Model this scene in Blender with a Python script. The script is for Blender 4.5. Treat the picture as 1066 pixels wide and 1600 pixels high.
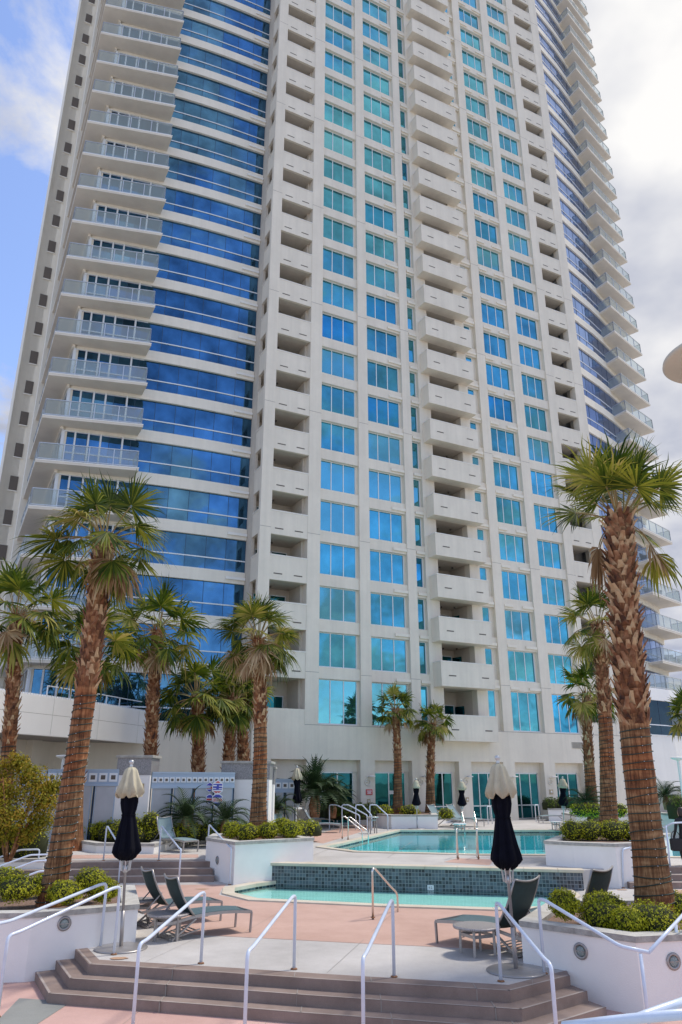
import bpy, bmesh, math, random
from math import sin, cos, pi, radians, atan2, hypot, sqrt
from mathutils import Vector, Matrix, noise
from mathutils.geometry import tessellate_polygon
random.seed(7)
R = radians
for o in list(bpy.data.objects):
    bpy.data.objects.remove(o)
SC = bpy.context.scene
COL = SC.collection

# ------------------------------------------------------------------ camera
CAMZ, FPX, PITCH = 3.23, 1160.0, R(19.907)
cam_d = bpy.data.cameras.new('camera'); cam = bpy.data.objects.new('camera', cam_d); COL.objects.link(cam)
cam.location = (0, 0, CAMZ); cam.rotation_euler = (pi/2 + PITCH, 0, 0)
cam_d.sensor_fit = 'VERTICAL'; cam_d.sensor_height = 24.0; cam_d.lens = 24.0*FPX/1600.0
cam_d.clip_start = 0.1; cam_d.clip_end = 4000
SC.camera = cam

# ------------------------------------------------------------------ world
SUN_EL, SUN_AZ = 60.0, 62.0           # azimuth measured from +Y towards +X
W = bpy.data.worlds.new('World'); SC.world = W; W.use_nodes = True
nt = W.node_tree; nt.nodes.clear()
def N(t, tree=None, **kw):
    n = (tree or nt).nodes.new(t)
    for k, v in kw.items(): setattr(n, k, v)
    return n
CLOUD_SEED = 3.7
def world():
    L = nt.links.new
    out = N('ShaderNodeOutputWorld'); bg = N('ShaderNodeBackground'); L(bg.outputs[0], out.inputs[0])
    bg.inputs[1].default_value = 0.1
    sky = N('ShaderNodeTexSky', sky_type='NISHITA', sun_disc=False, sun_elevation=R(SUN_EL), sun_rotation=R(SUN_AZ))
    sky.air_density = 1.0; sky.dust_density = 0.6; sky.ozone_density = 3.0
    tint = N('ShaderNodeMixRGB', blend_type='MULTIPLY'); tint.inputs[0].default_value = 1
    tint.inputs[2].default_value = (2.0, 1.85, 1.95, 1); L(sky.outputs[0], tint.inputs[1])
    tc = N('ShaderNodeTexCoord'); sep = N('ShaderNodeSeparateXYZ'); L(tc.outputs['Generated'], sep.inputs[0])
    zz = N('ShaderNodeMath', operation='ADD'); L(sep.outputs[2], zz.inputs[0]); zz.inputs[1].default_value = 0.28
    dx = N('ShaderNodeMath', operation='DIVIDE'); L(sep.outputs[0], dx.inputs[0]); L(zz.outputs[0], dx.inputs[1])
    dy = N('ShaderNodeMath', operation='DIVIDE'); L(sep.outputs[1], dy.inputs[0]); L(zz.outputs[0], dy.inputs[1])
    cb = N('ShaderNodeCombineXYZ'); L(dx.outputs[0], cb.inputs[0]); L(dy.outputs[0], cb.inputs[1]); cb.inputs[2].default_value = CLOUD_SEED
    n1 = N('ShaderNodeTexNoise'); n1.inputs['Scale'].default_value = 2.7; n1.inputs['Detail'].default_value = 9
    n1.inputs['Roughness'].default_value = 0.62; n1.inputs['Distortion'].default_value = 0.25; L(cb.outputs[0], n1.inputs['Vector'])
    # more cloud towards the right (+x) of the view, broken blue to the left and behind
    fr = N('ShaderNodeMath', operation='MULTIPLY', use_clamp=True); L(sep.outputs[1], fr.inputs[0]); fr.inputs[1].default_value = 3.0
    xf = N('ShaderNodeMath', operation='MULTIPLY'); L(sep.outputs[0], xf.inputs[0]); L(fr.outputs[0], xf.inputs[1])
    bx = N('ShaderNodeMath', operation='MULTIPLY_ADD'); L(xf.outputs[0], bx.inputs[0]); bx.inputs[1].default_value = 0.36; L(n1.outputs[0], bx.inputs[2])
    by = N('ShaderNodeMath', operation='MULTIPLY_ADD'); L(sep.outputs[1], by.inputs[0]); by.inputs[1].default_value = 0.07; L(bx.outputs[0], by.inputs[2])
    cr = N('ShaderNodeValToRGB'); cr.color_ramp.elements[0].position = 0.435; cr.color_ramp.elements[1].position = 0.55; L(by.outputs[0], cr.inputs[0])
    n2 = N('ShaderNodeTexNoise'); n2.inputs['Scale'].default_value = 3.1; n2.inputs['Detail'].default_value = 5; L(cb.outputs[0], n2.inputs['Vector'])
    c2 = N('ShaderNodeValToRGB'); c2.color_ramp.elements[0].position = 0.38; c2.color_ramp.elements[1].position = 0.66
    c2.color_ramp.elements[0].color = (3.3, 3.55, 4.4, 1); c2.color_ramp.elements[1].color = (7.2, 7.1, 7.0, 1); L(n2.outputs[0], c2.inputs[0])
    mx = N('ShaderNodeMixRGB'); L(cr.outputs[0], mx.inputs[0]); L(tint.outputs[0], mx.inputs[1]); L(c2.outputs[0], mx.inputs[2])
    L(mx.outputs[0], bg.inputs[0])
world()
sd = bpy.data.lights.new('sun', 'SUN'); sun = bpy.data.objects.new('sun', sd); COL.objects.link(sun)
sd.energy = 2.3; sd.angle = R(9); sd.color = (1, 0.94, 0.85)
az = R(SUN_AZ); el = R(SUN_EL)
sdir = Vector((sin(az)*cos(el), cos(az)*cos(el), sin(el)))
sun.rotation_euler = (-sdir).to_track_quat('-Z', 'Y').to_euler(); sun.location = (20, -20, 60)
SC.view_settings.view_transform = 'Standard'; SC.view_settings.look = 'None'
SC.view_settings.exposure = 0.48; SC.view_settings.gamma = 1.0
SC.render.engine = 'CYCLES'

# ------------------------------------------------------------------ survey helpers (plan position of things measured on the photo)
CP, SP = cos(PITCH), sin(PITCH)
def ray(x, y):
    a = (x-533)/FPX; b = -(y-800)/FPX
    return Vector((a, CP-b*SP, SP+b*CP))
def G(x, y, z):                       # point of the horizontal plane z
    r = ray(x, y); k = (z-CAMZ)/r.z
    return Vector((r.x*k, r.y*k, z))
def PD(x, y, d):                      # point at plan depth d
    r = ray(x, y); k = d/r.y
    return Vector((r.x*k, d, CAMZ+r.z*k))
def ZA(p, y):                         # height above plan point p
    b = -(y-800)/FPX
    return CAMZ + p[1]*(b*CP+SP)/(CP-b*SP)
FU = Vector((0.88749, 0.46083, 0)); FN = Vector((0.46083, -0.88749, 0)); FA = Vector((-1.29921, 44.24382, 0))
def LW(s, w, z): return FA + FU*s + FN*w + Vector((0, 0, z))

# ------------------------------------------------------------------ materials
def mat(name, color, rough=0.7, metal=0.0, var=0.0, vscale=3.0, bump=0.0, bscale=40.0, spec=0.5, col2=None, stretch=None, coat=0.0, trans=0.0):
    m = bpy.data.materials.new(name); m.use_nodes = True; t = m.node_tree; b = t.nodes['Principled BSDF']
    b.inputs['Base Color'].default_value = (*color, 1); b.inputs['Roughness'].default_value = rough; b.inputs['Metallic'].default_value = metal
    b.inputs['Specular IOR Level'].default_value = spec
    if coat: b.inputs['Coat Weight'].default_value = coat
    L = t.links.new
    tc = t.nodes.new('ShaderNodeTexCoord'); src = tc.outputs['Object']
    if stretch:
        mp = t.nodes.new('ShaderNodeMapping'); mp.inputs['Scale'].default_value = stretch; L(src, mp.inputs[0]); src = mp.outputs[0]
    if var or col2:
        n = t.nodes.new('ShaderNodeTexNoise'); n.inputs['Scale'].default_value = vscale; n.inputs['Detail'].default_value = 6; n.inputs['Roughness'].default_value = 0.62
        L(src, n.inputs['Vector'])
        rmp = t.nodes.new('ShaderNodeValToRGB'); L(n.outputs[0], rmp.inputs[0])
        rmp.color_ramp.elements[0].position = 0.34; rmp.color_ramp.elements[1].position = 0.66
        c2 = col2 or tuple(min(1, c*(1+var)) for c in color); c1 = color if col2 else tuple(c*(1-var) for c in color)
        rmp.color_ramp.elements[0].color = (*c1, 1); rmp.color_ramp.elements[1].color = (*c2, 1)
        L(rmp.outputs[0], b.inputs['Base Color'])
    if bump:
        n = t.nodes.new('ShaderNodeTexNoise'); n.inputs['Scale'].default_value = bscale; n.inputs['Detail'].default_value = 4
        L(src, n.inputs['Vector']); bp = t.nodes.new('ShaderNodeBump'); bp.inputs['Strength'].default_value = bump; bp.inputs['Distance'].default_value = 0.02
        L(n.outputs[0], bp.inputs['Height']); L(bp.outputs[0], b.inputs['Normal'])
    if trans:
        tr = t.nodes.new('ShaderNodeBsdfTranslucent'); ms = t.nodes.new('ShaderNodeMixShader'); ms.inputs[0].default_value = trans
        o = t.nodes['Material Output']; L(b.outputs[0], ms.inputs[1]); L(tr.outputs[0], ms.inputs[2]); L(ms.outputs[0], o.inputs[0])
        if var or col2: L(rmp.outputs[0], tr.inputs[0])
        else: tr.inputs[0].default_value = (*color, 1)
    return m
def glass(name, color, rough=0.03, spec2=(0.9, 0.95, 1.0), wav=0.02, var=0.25):
    """mirror-coated facade glass: tinted reflection over a dark tinted body"""
    m = bpy.data.materials.new(name); m.use_nodes = True; t = m.node_tree; b = t.nodes['Principled BSDF']; L = t.links.new
    b.inputs['Metallic'].default_value = 0.92; b.inputs['Roughness'].default_value = rough
    tc = t.nodes.new('ShaderNodeTexCoord')
    g = t.nodes.new('ShaderNodeNewGeometry'); oi = t.nodes.new('ShaderNodeObjectInfo')
    n = t.nodes.new('ShaderNodeTexNoise'); n.inputs['Scale'].default_value = 0.5; n.inputs['Detail'].default_value = 5; n.inputs['Roughness'].default_value = 0.6; L(g.outputs['Position'], n.inputs['Vector'])
    m0 = t.nodes.new('ShaderNodeMath'); m0.operation = 'MULTIPLY_ADD'; L(oi.outputs['Random'], m0.inputs[0]); m0.inputs[1].default_value = 0.12; L(n.outputs[0], m0.inputs[2])
    md = t.nodes.new('ShaderNodeMath'); md.operation = 'MULTIPLY_ADD'; L(g.outputs['Random Per Island'], md.inputs[0]); md.inputs[1].default_value = 0.18; L(m0.outputs[0], md.inputs[2])
    r = t.nodes.new('ShaderNodeValToRGB'); L(md.outputs[0], r.inputs[0])
    r.color_ramp.elements[0].position = 0.4; r.color_ramp.elements[1].position = 1.0
    r.color_ramp.elements[0].color = (*[c*(1-var) for c in color], 1); r.color_ramp.elements[1].color = (*[min(1, c*(1+var)) for c in color], 1)
    L(r.outputs[0], b.inputs['Base Color'])
    n2 = t.nodes.new('ShaderNodeTexNoise'); n2.inputs['Scale'].default_value = 0.9; n2.inputs['Detail'].default_value = 1; L(tc.outputs['Object'], n2.inputs['Vector'])
    bp = t.nodes.new('ShaderNodeBump'); bp.inputs['Strength'].default_value = wav; bp.inputs['Distance'].default_value = 0.3; L(n2.outputs[0], bp.inputs['Height']); L(bp.outputs[0], b.inputs['Normal'])
    return m
M = {}
M['facade'] = None
M['facade2'] = None
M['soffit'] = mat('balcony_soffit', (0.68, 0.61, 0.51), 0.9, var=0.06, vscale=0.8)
M['podium'] = None
M['podium_panel'] = mat('podium_panel', (0.86, 0.835, 0.80), 0.6, var=0.03, vscale=0.5)
M['stucco'] = mat('planter_stucco', (0.82, 0.79, 0.755), 0.9, var=0.05, vscale=0.8, bump=0.15, bscale=60)
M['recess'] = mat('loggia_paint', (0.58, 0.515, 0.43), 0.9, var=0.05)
M['white'] = mat('white_aluminium', (0.72, 0.74, 0.76), 0.4)
M['whitecap'] = mat('parapet_cap', (0.74, 0.70, 0.63), 0.7)
M['dark'] = mat('dark_slot', (0.12, 0.10, 0.085), 0.9)
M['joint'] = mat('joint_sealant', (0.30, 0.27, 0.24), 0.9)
M['teal'] = glass('teal_glass', (0.082, 0.34, 0.43), var=0.45)
M['teal_dark'] = glass('teal_dark_glass', (0.02, 0.15, 0.18), var=0.5)
M['teal_curtain'] = glass('teal_glass_curtained', (0.13, 0.40, 0.47), var=0.2); M['teal_deep'] = glass('teal_glass_deeper', (0.045, 0.28, 0.46), var=0.35)  # paler and deeper pane tints, handed out at random per window
M['blue'] = glass('blue_glass', (0.07, 0.19, 0.33), var=0.62)
M['violet'] = glass('violet_glass', (0.17, 0.28, 0.56), var=0.35)
M['navyglass'] = glass('navy_glass', (0.02, 0.06, 0.11))
M['seal'] = mat('dark_gasket', (0.02, 0.05, 0.10), 0.5)
def clear(name, col=(0.8, 0.86, 0.86), a=0.62):
    m = bpy.data.materials.new(name); m.use_nodes = True; t = m.node_tree; t.nodes.clear(); L = t.links.new
    o = t.nodes.new('ShaderNodeOutputMaterial'); mx = t.nodes.new('ShaderNodeMixShader'); tr = t.nodes.new('ShaderNodeBsdfTransparent'); gl = t.nodes.new('ShaderNodeBsdfPrincipled')
    tr.inputs[0].default_value = (*col, 1); gl.inputs['Base Color'].default_value = (0.50, 0.56, 0.54, 1); gl.inputs['Roughness'].default_value = 0.08
    mx.inputs[0].default_value = 1-a; L(tr.outputs[0], mx.inputs[1]); L(gl.outputs[0], mx.inputs[2]); L(mx.outputs[0], o.inputs[0]); return m
M['railglass'] = clear('rail_glass')
M['alu'] = mat('brushed_alu', (0.55, 0.56, 0.56), 0.35, metal=0.6)
M['steel'] = mat('stainless', (0.72, 0.68, 0.65), 0.22, metal=1.0)
M['pewter'] = mat('pewter_frame', (0.36, 0.34, 0.33), 0.38, metal=0.55, var=0.06)
M['bluepaint'] = mat('pale_blue_rail_paint', (0.62, 0.69, 0.80), 0.28, var=0.07, vscale=5, coat=0.3)
M['rust'] = mat('rusty_base', (0.25, 0.12, 0.06), 0.9, var=0.3, vscale=30)
M['sling'] = mat('green_grey_sling', (0.07, 0.12, 0.135), 0.75, bump=0.2, bscale=220, var=0.08, vscale=14)
M['sling_lt'] = mat('pale_teal_sling', (0.19, 0.27, 0.29), 0.75, bump=0.2, bscale=220, var=0.08, vscale=14)
M['sling_dk'] = mat('dark_green_sling', (0.028, 0.052, 0.054), 0.8, bump=0.2, bscale=220, var=0.1, vscale=14, trans=0.12)
M['navy'] = mat('navy_canvas', (0.0025, 0.003, 0.008), 0.9, spec=0.15, bump=0.3, bscale=60, var=0.25, vscale=8)
M['cream'] = mat('cream_canvas', (0.60, 0.54, 0.39), 0.85, bump=0.2, bscale=60, var=0.08, vscale=6, trans=0.2)
M['granite'] = mat('speckled_granite', (0.10, 0.10, 0.105), 0.4, vscale=55, col2=(0.42, 0.40, 0.40))
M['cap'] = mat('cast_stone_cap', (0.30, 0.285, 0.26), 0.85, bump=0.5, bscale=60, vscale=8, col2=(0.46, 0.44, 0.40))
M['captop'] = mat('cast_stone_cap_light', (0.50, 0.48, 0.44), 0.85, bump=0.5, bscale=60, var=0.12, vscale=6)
M['soil'] = mat('bark_soil', (0.13, 0.075, 0.05), 0.95, vscale=30, col2=(0.30, 0.20, 0.15), bump=1, bscale=40)
M['fencepanel'] = mat('grey_fence_panel', (0.44, 0.45, 0.47), 0.5, var=0.08, vscale=1.2)
M['fenceblue'] = mat('blue_grey_fence_paint', (0.36, 0.45, 0.56), 0.45)
M['black'] = mat('black_cloth', (0.012, 0.012, 0.014), 0.7, bump=0.3, bscale=40)
M['skin'] = mat('skin', (0.55, 0.33, 0.24), 0.55)
M['hair'] = mat('dark_hair', (0.03, 0.02, 0.015), 0.5)
M['redpaint'] = mat('sign_red', (0.62, 0.07, 0.06), 0.5); M['bluesign'] = mat('sign_blue', (0.06, 0.07, 0.42), 0.5)
M['tan'] = mat('tan_plate', (0.48, 0.38, 0.24), 0.6); M['signwhite'] = mat('sign_white', (0.80, 0.80, 0.82), 0.5)
M['shade'] = mat('beige_disc', (0.56, 0.50, 0.40), 0.7, var=0.04, vscale=2); M['shade2'] = mat('olive_disc_inner', (0.36, 0.30, 0.16), 0.7)
M['wire'] = mat('green_wire', (0.02, 0.035, 0.025), 0.6)
M['bulb'] = mat('clear_bulb', (0.75, 0.78, 0.78), 0.2)

def ramp_mat(name, build):
    m = bpy.data.materials.new(name); m.use_nodes = True; t = m.node_tree; build(t, t.nodes['Principled BSDF'], t.links.new); return m
def _leaf(c1, c2, c3, hue=0.2, tr=0.3, sc=1.2):
    def f(t, b, L):
        tc = t.nodes.new('ShaderNodeTexCoord'); g = t.nodes.new('ShaderNodeNewGeometry')
        n = t.nodes.new('ShaderNodeTexNoise'); n.inputs['Scale'].default_value = sc; n.inputs['Detail'].default_value = 3; L(tc.outputs['Object'], n.inputs['Vector'])
        a = t.nodes.new('ShaderNodeMath'); a.operation = 'MULTIPLY_ADD'; L(g.outputs['Random Per Island'], a.inputs[0]); a.inputs[1].default_value = 0.55; L(n.outputs[0], a.inputs[2])
        r = t.nodes.new('ShaderNodeValToRGB'); L(a.outputs[0], r.inputs[0]); e = r.color_ramp.elements
        e[0].position = 0.4; e[0].color = (*c1, 1); e[1].position = 1.05; e[1].color = (*c3, 1)
        k = e.new(0.75); k.color = (*c2, 1)
        L(r.outputs[0], b.inputs['Base Color']); b.inputs['Roughness'].default_value = 0.6; b.inputs['Specular IOR Level'].default_value = 0.25
        trn = t.nodes.new('ShaderNodeBsdfTranslucent'); L(r.outputs[0], trn.inputs[0]); ms = t.nodes.new('ShaderNodeMixShader'); ms.inputs[0].default_value = tr
        L(b.outputs[0], ms.inputs[1]); L(trn.outputs[0], ms.inputs[2]); L(ms.outputs[0], t.nodes['Material Output'].inputs[0])
    return f
M['frond'] = ramp_mat('fan_leaf_green', _leaf((0.014, 0.034, 0.002), (0.06, 0.095, 0.005), (0.24, 0.24, 0.025)))
M['frond_y'] = ramp_mat('fan_leaf_yellowing', _leaf((0.08, 0.11, 0.01), (0.24, 0.24, 0.03), (0.42, 0.33, 0.09)))
M['frond_dead'] = ramp_mat('fan_leaf_dry', _leaf((0.20, 0.11, 0.05), (0.36, 0.22, 0.11), (0.52, 0.38, 0.22), tr=0.15))
M['petiole'] = mat('petiole', (0.22, 0.20, 0.06), 0.5, col2=(0.34, 0.19, 0.07), vscale=3)
M['shrub'] = ramp_mat('shrub_leaf', _leaf((0.09, 0.125, 0.006), (0.31, 0.33, 0.010), (0.54, 0.52, 0.03), sc=2.5))
M['shrub_dk'] = ramp_mat('hedge_leaf', _leaf((0.03, 0.06, 0.010), (0.08, 0.13, 0.015), (0.17, 0.22, 0.03), sc=2.0))
M['olive'] = ramp_mat('olive_tree_leaf', _leaf((0.10, 0.11, 0.008), (0.30, 0.27, 0.015), (0.42, 0.26, 0.03), sc=1.6))
M['cycad'] = ramp_mat('cycad_leaf', _leaf((0.015, 0.035, 0.014), (0.03, 0.06, 0.02), (0.06, 0.10, 0.035), tr=0.12))
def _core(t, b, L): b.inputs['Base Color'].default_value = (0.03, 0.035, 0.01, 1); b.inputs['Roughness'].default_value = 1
M['core'] = ramp_mat('shrub_dark_core', _core)  # near-black solid filling the clumps; its colour stands for shade among the leaves
def _boot(t, b, L):
    g = t.nodes.new('ShaderNodeNewGeometry'); tc = t.nodes.new('ShaderNodeTexCoord')
    n = t.nodes.new('ShaderNodeTexNoise'); n.inputs['Scale'].default_value = 5; n.inputs['Detail'].default_value = 5; L(tc.outputs['Object'], n.inputs['Vector'])
    a = t.nodes.new('ShaderNodeMath'); a.operation = 'MULTIPLY_ADD'; L(g.outputs['Random Per Island'], a.inputs[0]); a.inputs[1].default_value = 0.6; L(n.outputs[0], a.inputs[2])
    r = t.nodes.new('ShaderNodeValToRGB'); L(a.outputs[0], r.inputs[0]); e = r.color_ramp.elements
    e[0].position = 0.42; e[0].color = (0.04, 0.014, 0.007, 1); e[1].position = 1.1; e[1].color = (0.50, 0.33, 0.18, 1)
    k = e.new(0.68); k.color = (0.19, 0.07, 0.026, 1); k2 = e.new(0.88); k2.color = (0.34, 0.17, 0.085, 1)
    L(r.outputs[0], b.inputs['Base Color']); b.inputs['Roughness'].default_value = 0.85
M['boot'] = ramp_mat('leaf_base_stubs', _boot)
def _bark(t, b, L):
    tc = t.nodes.new('ShaderNodeTexCoord')
    mp = t.nodes.new('ShaderNodeMapping'); mp.inputs['Scale'].default_value = (26, 26, 1.6); L(tc.outputs['Object'], mp.inputs[0])
    n = t.nodes.new('ShaderNodeTexNoise'); n.inputs['Scale'].default_value = 1; n.inputs['Detail'].default_value = 6; n.inputs['Roughness'].default_value = 0.7; L(mp.outputs[0], n.inputs['Vector'])
    mp2 = t.nodes.new('ShaderNodeMapping'); mp2.inputs['Scale'].default_value = (1.6, 1.6, 9); L(tc.outputs['Object'], mp2.inputs[0])
    n2 = t.nodes.new('ShaderNodeTexNoise'); n2.inputs['Scale'].default_value = 1; n2.inputs['Detail'].default_value = 4; L(mp2.outputs[0], n2.inputs['Vector'])
    n3 = t.nodes.new('ShaderNodeTexNoise'); n3.inputs['Scale'].default_value = 0.9; L(tc.outputs['Object'], n3.inputs['Vector'])
    ad = t.nodes.new('ShaderNodeMath'); ad.operation = 'MULTIPLY_ADD'; L(n2.outputs[0], ad.inputs[0]); ad.inputs[1].default_value = 0.6; L(n.outputs[0], ad.inputs[2])
    r = t.nodes.new('ShaderNodeValToRGB'); L(ad.outputs[0], r.inputs[0]); e = r.color_ramp.elements
    e[0].position = 0.55; e[0].color = (0.035, 0.015, 0.006, 1); e[1].position = 1.05; e[1].color = (0.42, 0.25, 0.12, 1)
    k = e.new(0.78); k.color = (0.19, 0.088, 0.034, 1)
    red = t.nodes.new('ShaderNodeMixRGB'); red.blend_type = 'MULTIPLY'; L(r.outputs[0], red.inputs[1]); red.inputs[2].default_value = (1.1, 0.74, 0.58, 1)
    r3 = t.nodes.new('ShaderNodeValToRGB'); r3.color_ramp.elements[0].position = 0.45; r3.color_ramp.elements[1].position = 0.6; L(n3.outputs[0], r3.inputs[0]); L(r3.outputs[0], red.inputs[0])
    L(red.outputs[0], b.inputs['Base Color']); b.inputs['Roughness'].default_value = 0.9
    bp = t.nodes.new('ShaderNodeBump'); bp.inputs['Strength'].default_value = 0.9; bp.inputs['Distance'].default_value = 0.03; L(ad.outputs[0], bp.inputs['Height']); L(bp.outputs[0], b.inputs['Normal'])
M['bark'] = ramp_mat('palm_bark', _bark)
def _water(col, bumps):
    def f(t, b, L):
        t.nodes.remove(b); o = t.nodes['Material Output']
        tr = t.nodes.new('ShaderNodeBsdfTransparent'); tr.inputs[0].default_value = (*col, 1)
        gl = t.nodes.new('ShaderNodeBsdfGlossy'); gl.inputs['Roughness'].default_value = 0.03
        fr = t.nodes.new('ShaderNodeFresnel'); fr.inputs[0].default_value = 1.22
        tc = t.nodes.new('ShaderNodeTexCoord'); n = t.nodes.new('ShaderNodeTexNoise'); n.inputs['Scale'].default_value = 3.2; n.inputs['Detail'].default_value = 3; L(tc.outputs['Object'], n.inputs['Vector'])
        bp = t.nodes.new('ShaderNodeBump'); bp.inputs['Strength'].default_value = bumps; bp.inputs['Distance'].default_value = 0.05; L(n.outputs[0], bp.inputs['Height'])
        L(bp.outputs[0], gl.inputs['Normal']); L(bp.outputs[0], fr.inputs['Normal'])
        ms = t.nodes.new('ShaderNodeMixShader'); L(fr.outputs[0], ms.inputs[0]); L(tr.outputs[0], ms.inputs[1]); L(gl.outputs[0], ms.inputs[2]); L(ms.outputs[0], o.inputs[0])
    return f
M['water'] = ramp_mat('pool_water', _water((0.86, 1.0, 0.99), 0.10))
def _tile(c1, c2, sc, mortar, vertical=True, gap=0.02):
    def f(t, b, L):
        tc = t.nodes.new('ShaderNodeTexCoord'); src = tc.outputs['Object']
        br = t.nodes.new('ShaderNodeTexBrick'); br.offset = 0; br.inputs['Scale'].default_value = 1; br.inputs['Brick Width'].default_value = sc; br.inputs['Row Height'].default_value = sc
        br.inputs['Mortar Size'].default_value = sc*0.075; br.inputs['Mortar Smooth'].default_value = 0.1
        br.inputs['Color1'].default_value = (*c1, 1); br.inputs['Color2'].default_value = (*c2, 1); br.inputs['Mortar'].default_value = (*mortar, 1); br.inputs['Bias'].default_value = 0
        if vertical:
            mp = t.nodes.new('ShaderNodeMapping'); mp.inputs['Rotation'].default_value = (R(90), 0, 0); L(src, mp.inputs[0]); src = mp.outputs[0]
        L(src, br.inputs['Vector'])
        n = t.nodes.new('ShaderNodeTexNoise'); n.inputs['Scale'].default_value = 9; n.inputs['Detail'].default_value = 3; L(tc.outputs['Object'], n.inputs['Vector'])
        m = t.nodes.new('ShaderNodeMixRGB'); m.blend_type = 'OVERLAY'; m.inputs[0].default_value = 0.25; L(br.outputs[0], m.inputs[1]); L(n.outputs[0], m.inputs[2])
        L(m.outputs[0], b.inputs['Base Color']); b.inputs['Roughness'].default_value = 0.25
    return f
M['tile'] = ramp_mat('glass_mosaic_tile', _tile((0.010, 0.016, 0.024), (0.10, 0.135, 0.165), 0.095, (0.22, 0.235, 0.25)))
M['basin'] = mat('aqua_plaster', (0.40, 0.70, 0.66), 0.7, var=0.06, vscale=1.4)
M['basin2'] = mat('deep_aqua_plaster', (0.22, 0.74, 0.80), 0.7, var=0.12, vscale=1.2)
def _paving(c, c2, crack=True, sc=0.55, seam=None):
    def f(t, b, L):
        tc = t.nodes.new('ShaderNodeTexCoord')
        n = t.nodes.new('ShaderNodeTexNoise'); n.inputs['Scale'].default_value = sc; n.inputs['Detail'].default_value = 9; n.inputs['Roughness'].default_value = 0.65; L(tc.outputs['Object'], n.inputs['Vector'])
        r = t.nodes.new('ShaderNodeValToRGB'); L(n.outputs[0], r.inputs[0]); r.color_ramp.elements[0].position = 0.32; r.color_ramp.elements[1].position = 0.68
        r.color_ramp.elements[0].color = (*c, 1); r.color_ramp.elements[1].color = (*c2, 1)
        n2 = t.nodes.new('ShaderNodeTexNoise'); n2.inputs['Scale'].default_value = 120; n2.inputs['Detail'].default_value = 2; L(tc.outputs['Object'], n2.inputs['Vector'])
        m = t.nodes.new('ShaderNodeMixRGB'); m.blend_type = 'OVERLAY'; m.inputs[0].default_value = 0.22; L(r.outputs[0], m.inputs[1]); L(n2.outputs[0], m.inputs[2])
        L(m.outputs[0], b.inputs['Base Color']); b.inputs['Roughness'].default_value = 0.85
        bp = t.nodes.new('ShaderNodeBump'); bp.inputs['Strength'].default_value = 0.35; bp.inputs['Distance'].default_value = 0.01; L(n2.outputs[0], bp.inputs['Height']); L(bp.outputs[0], b.inputs['Normal'])
    return f
M['concrete'] = ramp_mat('pale_deck_concrete', _paving((0.40, 0.375, 0.35), (0.56, 0.53, 0.50)))
M['pink'] = ramp_mat('salmon_deck_concrete', _paving((0.44, 0.275, 0.215), (0.58, 0.385, 0.315)))
M['pink2'] = ramp_mat('salmon_ground_concrete', _paving((0.46, 0.28, 0.235), (0.61, 0.39, 0.335)))
M['greyband'] = ramp_mat('grey_green_band', _paving((0.20, 0.205, 0.19), (0.29, 0.29, 0.265)))
M['step'] = ramp_mat('brown_step_concrete', _paving((0.195, 0.14, 0.115), (0.30, 0.225, 0.19), sc=1.5))
M['stepedge'] = ramp_mat('step_nosing', _paving((0.30, 0.245, 0.215), (0.40, 0.335, 0.30), sc=1.5))
M['coping'] = ramp_mat('pool_coping', _paving((0.50, 0.43, 0.33), (0.64, 0.57, 0.46), sc=1.2))
M['ground'] = ramp_mat('ground_paving', _paving((0.36, 0.345, 0.32), (0.46, 0.44, 0.41), sc=0.2))

def _weathered(c, streak=0.16, blotch=0.10):
    def f(t, b, L):
        g = t.nodes.new('ShaderNodeNewGeometry'); P = g.outputs['Position']
        m1 = t.nodes.new('ShaderNodeMapping'); m1.inputs['Scale'].default_value = (2.6, 2.6, 0.10); L(P, m1.inputs[0])
        n1 = t.nodes.new('ShaderNodeTexNoise'); n1.inputs['Scale'].default_value = 1; n1.inputs['Detail'].default_value = 7; n1.inputs['Roughness'].default_value = 0.65; L(m1.outputs[0], n1.inputs['Vector'])
        r1 = t.nodes.new('ShaderNodeMapRange'); r1.inputs[1].default_value = 0.35; r1.inputs[2].default_value = 0.75; r1.inputs[3].default_value = 1.0; r1.inputs[4].default_value = 1-streak; L(n1.outputs[0], r1.inputs[0])
        n2 = t.nodes.new('ShaderNodeTexNoise'); n2.inputs['Scale'].default_value = 0.55; n2.inputs['Detail'].default_value = 8; n2.inputs['Roughness'].default_value = 0.7; L(P, n2.inputs['Vector'])
        r2 = t.nodes.new('ShaderNodeMapRange'); r2.inputs[1].default_value = 0.3; r2.inputs[2].default_value = 0.7; r2.inputs[3].default_value = 1+blotch*0.4; r2.inputs[4].default_value = 1-blotch; L(n2.outputs[0], r2.inputs[0])
        mu = t.nodes.new('ShaderNodeMath'); mu.operation = 'MULTIPLY'; L(r1.outputs[0], mu.inputs[0]); L(r2.outputs[0], mu.inputs[1])
        v = t.nodes.new('ShaderNodeMixRGB'); v.blend_type = 'MULTIPLY'; v.inputs[0].default_value = 1; v.inputs[1].default_value = (*c, 1); L(mu.outputs[0], v.inputs[2])
        L(v.outputs[0], b.inputs['Base Color']); b.inputs['Roughness'].default_value = 0.85
        n3 = t.nodes.new('ShaderNodeTexNoise'); n3.inputs['Scale'].default_value = 9; n3.inputs['Detail'].default_value = 4; L(P, n3.inputs['Vector'])
        bp = t.nodes.new('ShaderNodeBump'); bp.inputs['Strength'].default_value = 0.2; bp.inputs['Distance'].default_value = 0.02; L(n3.outputs[0], bp.inputs['Height']); L(bp.outputs[0], b.inputs['Normal'])
    return f
M['facade'] = ramp_mat('facade_precast', _weathered((0.80, 0.725, 0.605), 0.11, 0.09))
M['facade2'] = ramp_mat('facade_precast_light', _weathered((0.82, 0.755, 0.64), 0.09, 0.06))
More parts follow.
